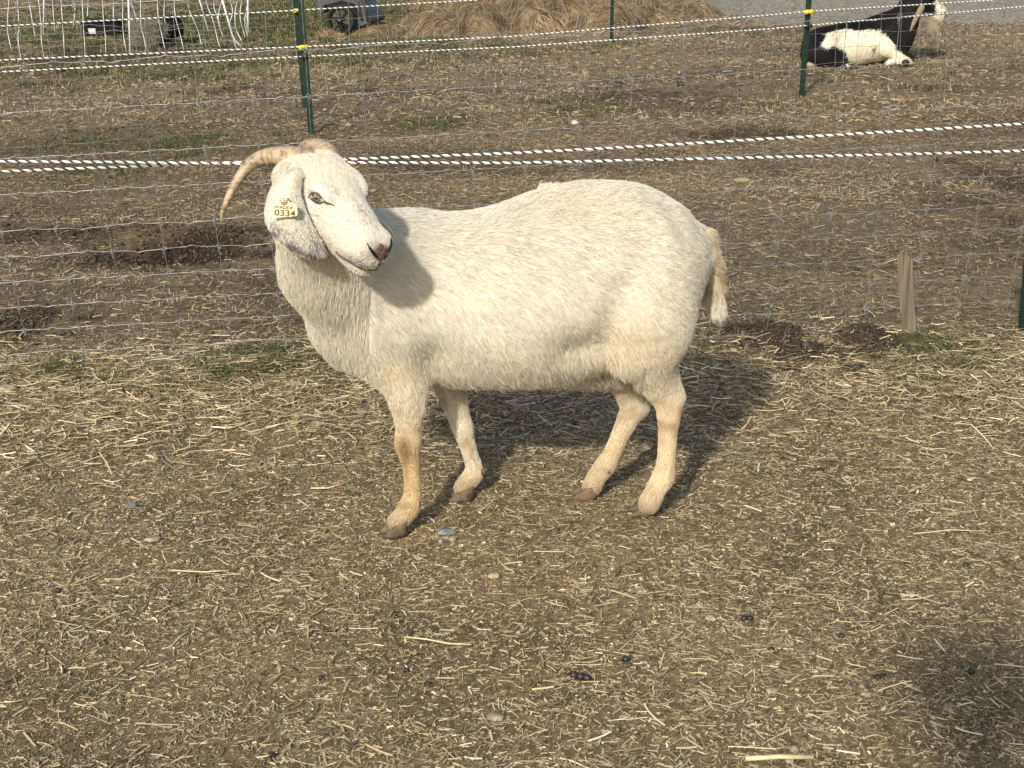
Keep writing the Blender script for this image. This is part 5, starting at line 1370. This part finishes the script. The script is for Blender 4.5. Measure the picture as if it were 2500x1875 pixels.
pellet(1976, 1430, 7, 'black pellet with straw across it, above and right of the joined pair')
pellet(2358, 1378, 7, 'black pellet towards the right edge, highest of those at the right')
pellet(2371, 1632, 9, 'large round black pellet in the photographer\'s shadow at lower right')
pellet(2055, 1552, 8, 'dull grey-brown pellet between the joined pair and the right edge')
pellet(2144, 1644, 9, 'crushed black dropping left of the large round pellet', (1.2, .8, .5), n_=2, ang=.2)
pellet(2006, 1136, 8, 'dark dropping right of the near hind leg', (1, .8, .6))
pellet(2165, 925, 7, 'dark lump at the near side of the dug soil', (1.2, .8, .6))
pellet(1325, 978, 7, 'black pellet in the belly shadow, left of centre')
pellet(1402, 1032, 7, 'black pellet in the belly shadow beside the far hind leg')
pellet(1288, 1122, 6, 'small black pellet between the front and hind legs')
pellet(665, 1840, 10, 'dark crushed dropping near the bottom edge left of centre', (1.3, .8, .5))
pellet(1640, 470 + 160, 4, 'small dark lump behind the mesh beyond the goat', (1, 1, .7))
pellet(1773, 650, 5, 'black pellet behind the mesh just right of the tail')
pellet(1662, 210, 9, 'dark clod on the pale grass of the far paddock', (1.3, 1, .7), sub=1)
pellet(322, 1222, 11, 'smooth grey pebble lying in the litter at left', (1, .9, .8), M_stone, 'stone', 'stone', 'stones in the litter', .15)
pellet(1090, 1298, 20, 'flat grey stone right of the near front hoof', (1.3, .8, .35), M_stone, 'stone', 'stone', 'stones in the litter', .5)
pellet(1076, 1318, 8, 'small rounded stone touching the flat grey stone', (.8, .9, .9), M_stone, 'stone', 'stone', 'stones in the litter', .15)
pellet(1105, 1312, 9, 'little pale stone in front of the flat grey one', (1, .9, .7), M_clod, 'stone', 'stone', 'stones in the litter', .3)
pellet(1108, 1240, 7, 'pale pebble in front of the far front hoof', (1, .8, .7), M_clod, 'stone', 'stone', 'stones in the litter', .3)
pellet(280, 878, 9, 'light grey pebble at the foot of the near mesh', (1, .9, .7), M_stone, 'stone', 'stone', 'stones in the litter', .2)
pellet(1404, 306, 10, 'whitish stone beyond the mesh above the goat\'s back', (1, .9, .7), M_pale_stone, 'stone', 'stone', 'stones in the far paddock', .3)
pellet(2052, 292, 5, 'small white stone beyond the mesh at the right', (1, .9, .7), M_pale_stone, 'stone', 'stone', 'stones in the far paddock', .3)
pellet(852, 312, 8, 'pinkish grey stone beyond the mesh right of the tall post', (1.2, .9, .6), M_clod, 'stone', 'stone', 'stones in the far paddock', .3)
pellet(1812, 437, 17, 'flat greyish stone half buried beyond the mesh', (1.3, 1, .3), M_clod, 'stone', 'stone', 'stones in the far paddock', .2)
pellet(140, 816, 14, 'dark flat lump of soil left behind the near mesh', (1.4, .8, .4), M_dung, 'clod', 'clod', 'clods of earth')
pellet(10, 960, 26, 'crumbly brown clod at the left edge of the litter', (1.2, .9, .45), M_clod, 'clod', 'clod', 'clods of earth', .5)
pellet(372, 1312, 17, 'pale clod of packed chaff in the litter at left', (1.1, .9, .4), M_clod, 'clod', 'clod', 'clods of earth', .6)
pellet(1205, 1398, 14, 'pale dusty clod straight below the far front hoof', (1.1, .9, .5), M_clod, 'clod', 'clod', 'clods of earth', .6)
pellet(1940, 1828, 13, 'rounded buff clod at the bottom edge right of centre', (.8, 1.1, .8), M_clod, 'clod', 'clod', 'clods of earth', .2)
pellet(1885, 1680, 12, 'lumpy buff clod above the rounded one near the bottom edge', (1.2, .9, .6), M_clod, 'clod', 'clod', 'clods of earth', .6)
pellet(2115, 1692, 12, 'buff crumbly clod left of the photographer\'s shadow', (1.2, .9, .5), M_clod, 'clod', 'clod', 'clods of earth', .6)
pellet(1736, 1508, 12, 'small tan clod left of the joined black pellets', (1.1, .9, .5), M_clod, 'clod', 'clod', 'clods of earth', .6)
pellet(1210, 1740, 18, 'brownish crumbly clod at the bottom centre', (1.2, .9, .35), M_clod, 'clod', 'clod', 'clods of earth', .6)
p_ = G(2107, 36); pz = float(bank(np.array([p_.x]), np.array([p_.y]))[0])
pb = P(2107, 36, 14.6); q = MB(); q.ico((pb.x, pb.y, max(.0, float(bank(np.array([pb.x]), np.array([pb.y]))[0])) + .01), (.035, .03, .022), 2, .3); tag(q.build('stone', M_pale_stone, None, True), 'white stone on the grey gravel left of the resting goat', 'stone', 'stones in the far paddock')
# stick
sp = [gp(390, 1098) + Vector((0, 0, .004)), gp(400, 1122) + Vector((0, 0, .008)), gp(430, 1142) + Vector((0, 0, .006)), gp(478, 1166) + Vector((0, 0, .004))]
q = MB(); q.tube(sp, [.0022, .0034, .0030, .0016], 7); tag(q.build('stick', noisy(mat('twig_bark', rough=.8), (.12, .09, .06), (.24, .19, .14), 90), None, True), 'bent grey twig lying in the litter at left', 'stick')
M_pale = noisy(mat('pale_straw', rough=.5), (.50, .40, .21), (.66, .56, .34), 60)
def stem(pts, r, label):
    q = MB(); q.tube([gp(x, y) + Vector((0, 0, .009)) for x, y in pts], r, 6); tag(q.build('straw_stem', M_pale, None, True), label, 'straw', 'long single straws')
stem([(988, 1559), (1040, 1561), (1095, 1568), (1150, 1573)], .0017, 'long pale straw lying crosswise at lower centre')
stem([(420, 1400), (500, 1404), (560, 1400)], .0016, 'long pale straw at the left, below the grey pebble')
stem([(758, 1186), (800, 1184), (850, 1173)], .0019, 'golden curved straw left of the near front leg')
stem([(1820, 1856), (1900, 1852), (1985, 1850)], .0042, 'thick golden bundle of straw at the bottom edge right of centre')
stem([(2230, 1302), (2320, 1296), (2400, 1298)], .0012, 'thin straw at right above the scattered pellets')
stem([(650, 1048), (700, 1040), (770, 1024)], .0016, 'yellow straw left of the goat\'s front legs')

# ------------------------------------------------------------------ the photographer, whose shadow falls into the lower right corner
ph = empty('person', (-.05, -.38, 0), 'person in dark clothes standing behind the camera, raising a phone with both hands', 'person')
B3 = Body(); o3 = np.array((-.05, -.38, 0.0)); c3 = lambda x, y, z: o3 + np.array((x, y, z if z < 1 else 1 + (z - 1) * 1.06))
DK = np.array((.03, .035, .05)); JN = np.array((.05, .07, .12)); SKN = np.array((.45, .28, .20))
for s in (1, -1):
    B3.cone(c3(.10 * s, 0, .92), c3(.11 * s, .01, .50), .095, .062, k=.04, col=JN); B3.cone(c3(.11 * s, .01, .50), c3(.12 * s, -.02, .10), .060, .042, k=.02, col=JN)
    B3.cone(c3(.12 * s, -.04, .045), c3(.13 * s, .13, .035), .045, .038, k=.02, col=DK)
    B3.cone(c3(.17 * s, 0, 1.42), c3(.25 * s, .02, 1.16), .062, .046, k=.03, col=DK); B3.cone(c3(.25 * s, .02, 1.16), c3(.09 * s, .25, 1.30), .044, .030, k=.02, col=DK)
    B3.ell(c3(.075 * s, .262, 1.315), (.020, .028, .045), k=.02, col=SKN)
    for q_ in range(4): B3.cone(c3(.070 * s, .275, 1.345 - .020 * q_), c3(.040 * s, .262, 1.350 - .020 * q_), .0085, .0070, k=.006, col=SKN)
    B3.cone(c3(.070 * s, .255, 1.33), c3(.045 * s, .248, 1.365), .010, .008, k=.006, col=SKN)
B3.ell(c3(0, 0, .98), (.17, .115, .14), k=.06, col=DK); B3.ell(c3(0, 0, 1.24), (.185, .120, .26), k=.06, col=DK); B3.ell(c3(0, -.01, 1.42), (.20, .085, .075), k=.05, col=DK)
B3.cone(c3(0, 0, 1.45), c3(0, .02, 1.58), .058, .055, k=.03, col=SKN); B3.ell(c3(0, .03, 1.67), (.078, .098, .118), k=.03, col=SKN); B3.ell(c3(0, .125, 1.655), (.014, .020, .022), k=.012, col=SKN)
for s in (1, -1): B3.ell(c3(.080 * s, .01, 1.66), (.012, .020, .032), k=.008, col=SKN)
V3, F3 = B3.mesh(.018); _, _, C3_ = B3.blend(V3); me = npmesh('body', V3, F3); set_color(me, C3_); link('body', me, M_skin, ph)
hr = MB(); hr.ico(c3(0, .005, 1.70), (.092, .108, .105), 3, .06); hr.build('hair', mat('brown_hair', (.05, .03, .02), .6), ph, True)
ht = MB(); ht.tube([c3(0, .01, 1.735), c3(0, .01, 1.743)], [.175, .170], 28); ht.tube([c3(0, .01, 1.74), c3(0, .01, 1.80), c3(0, .01, 1.835)], [.100, .092, .055], 24); ht.build('added_shadow_hat', mat('shadow_hat_felt', (.20, .16, .11), .9), ph, True)  # unseen hat, added so its brim widens the shadow in the corner

for s in (1, -1): q = MB(); q.ico(c3(.030 * s, .118, 1.685), (.012, .008, .008), 2); q.build('eye', M_pup, ph, True)
q = MB(); q.tube([c3(-.022, .120, 1.615), c3(0, .126, 1.613), c3(.022, .120, 1.615)], .004, 6); q.build('mouth', mat('lips', (.35, .14, .12), .5), ph, True)
ph2 = MB(); ph2.box((-.03, -.060, 1.335), (.150, .009, .072)); o = ph2.build('phone', M_blk); tag(o, 'black phone held sideways in the hands of the person behind the camera', 'phone')
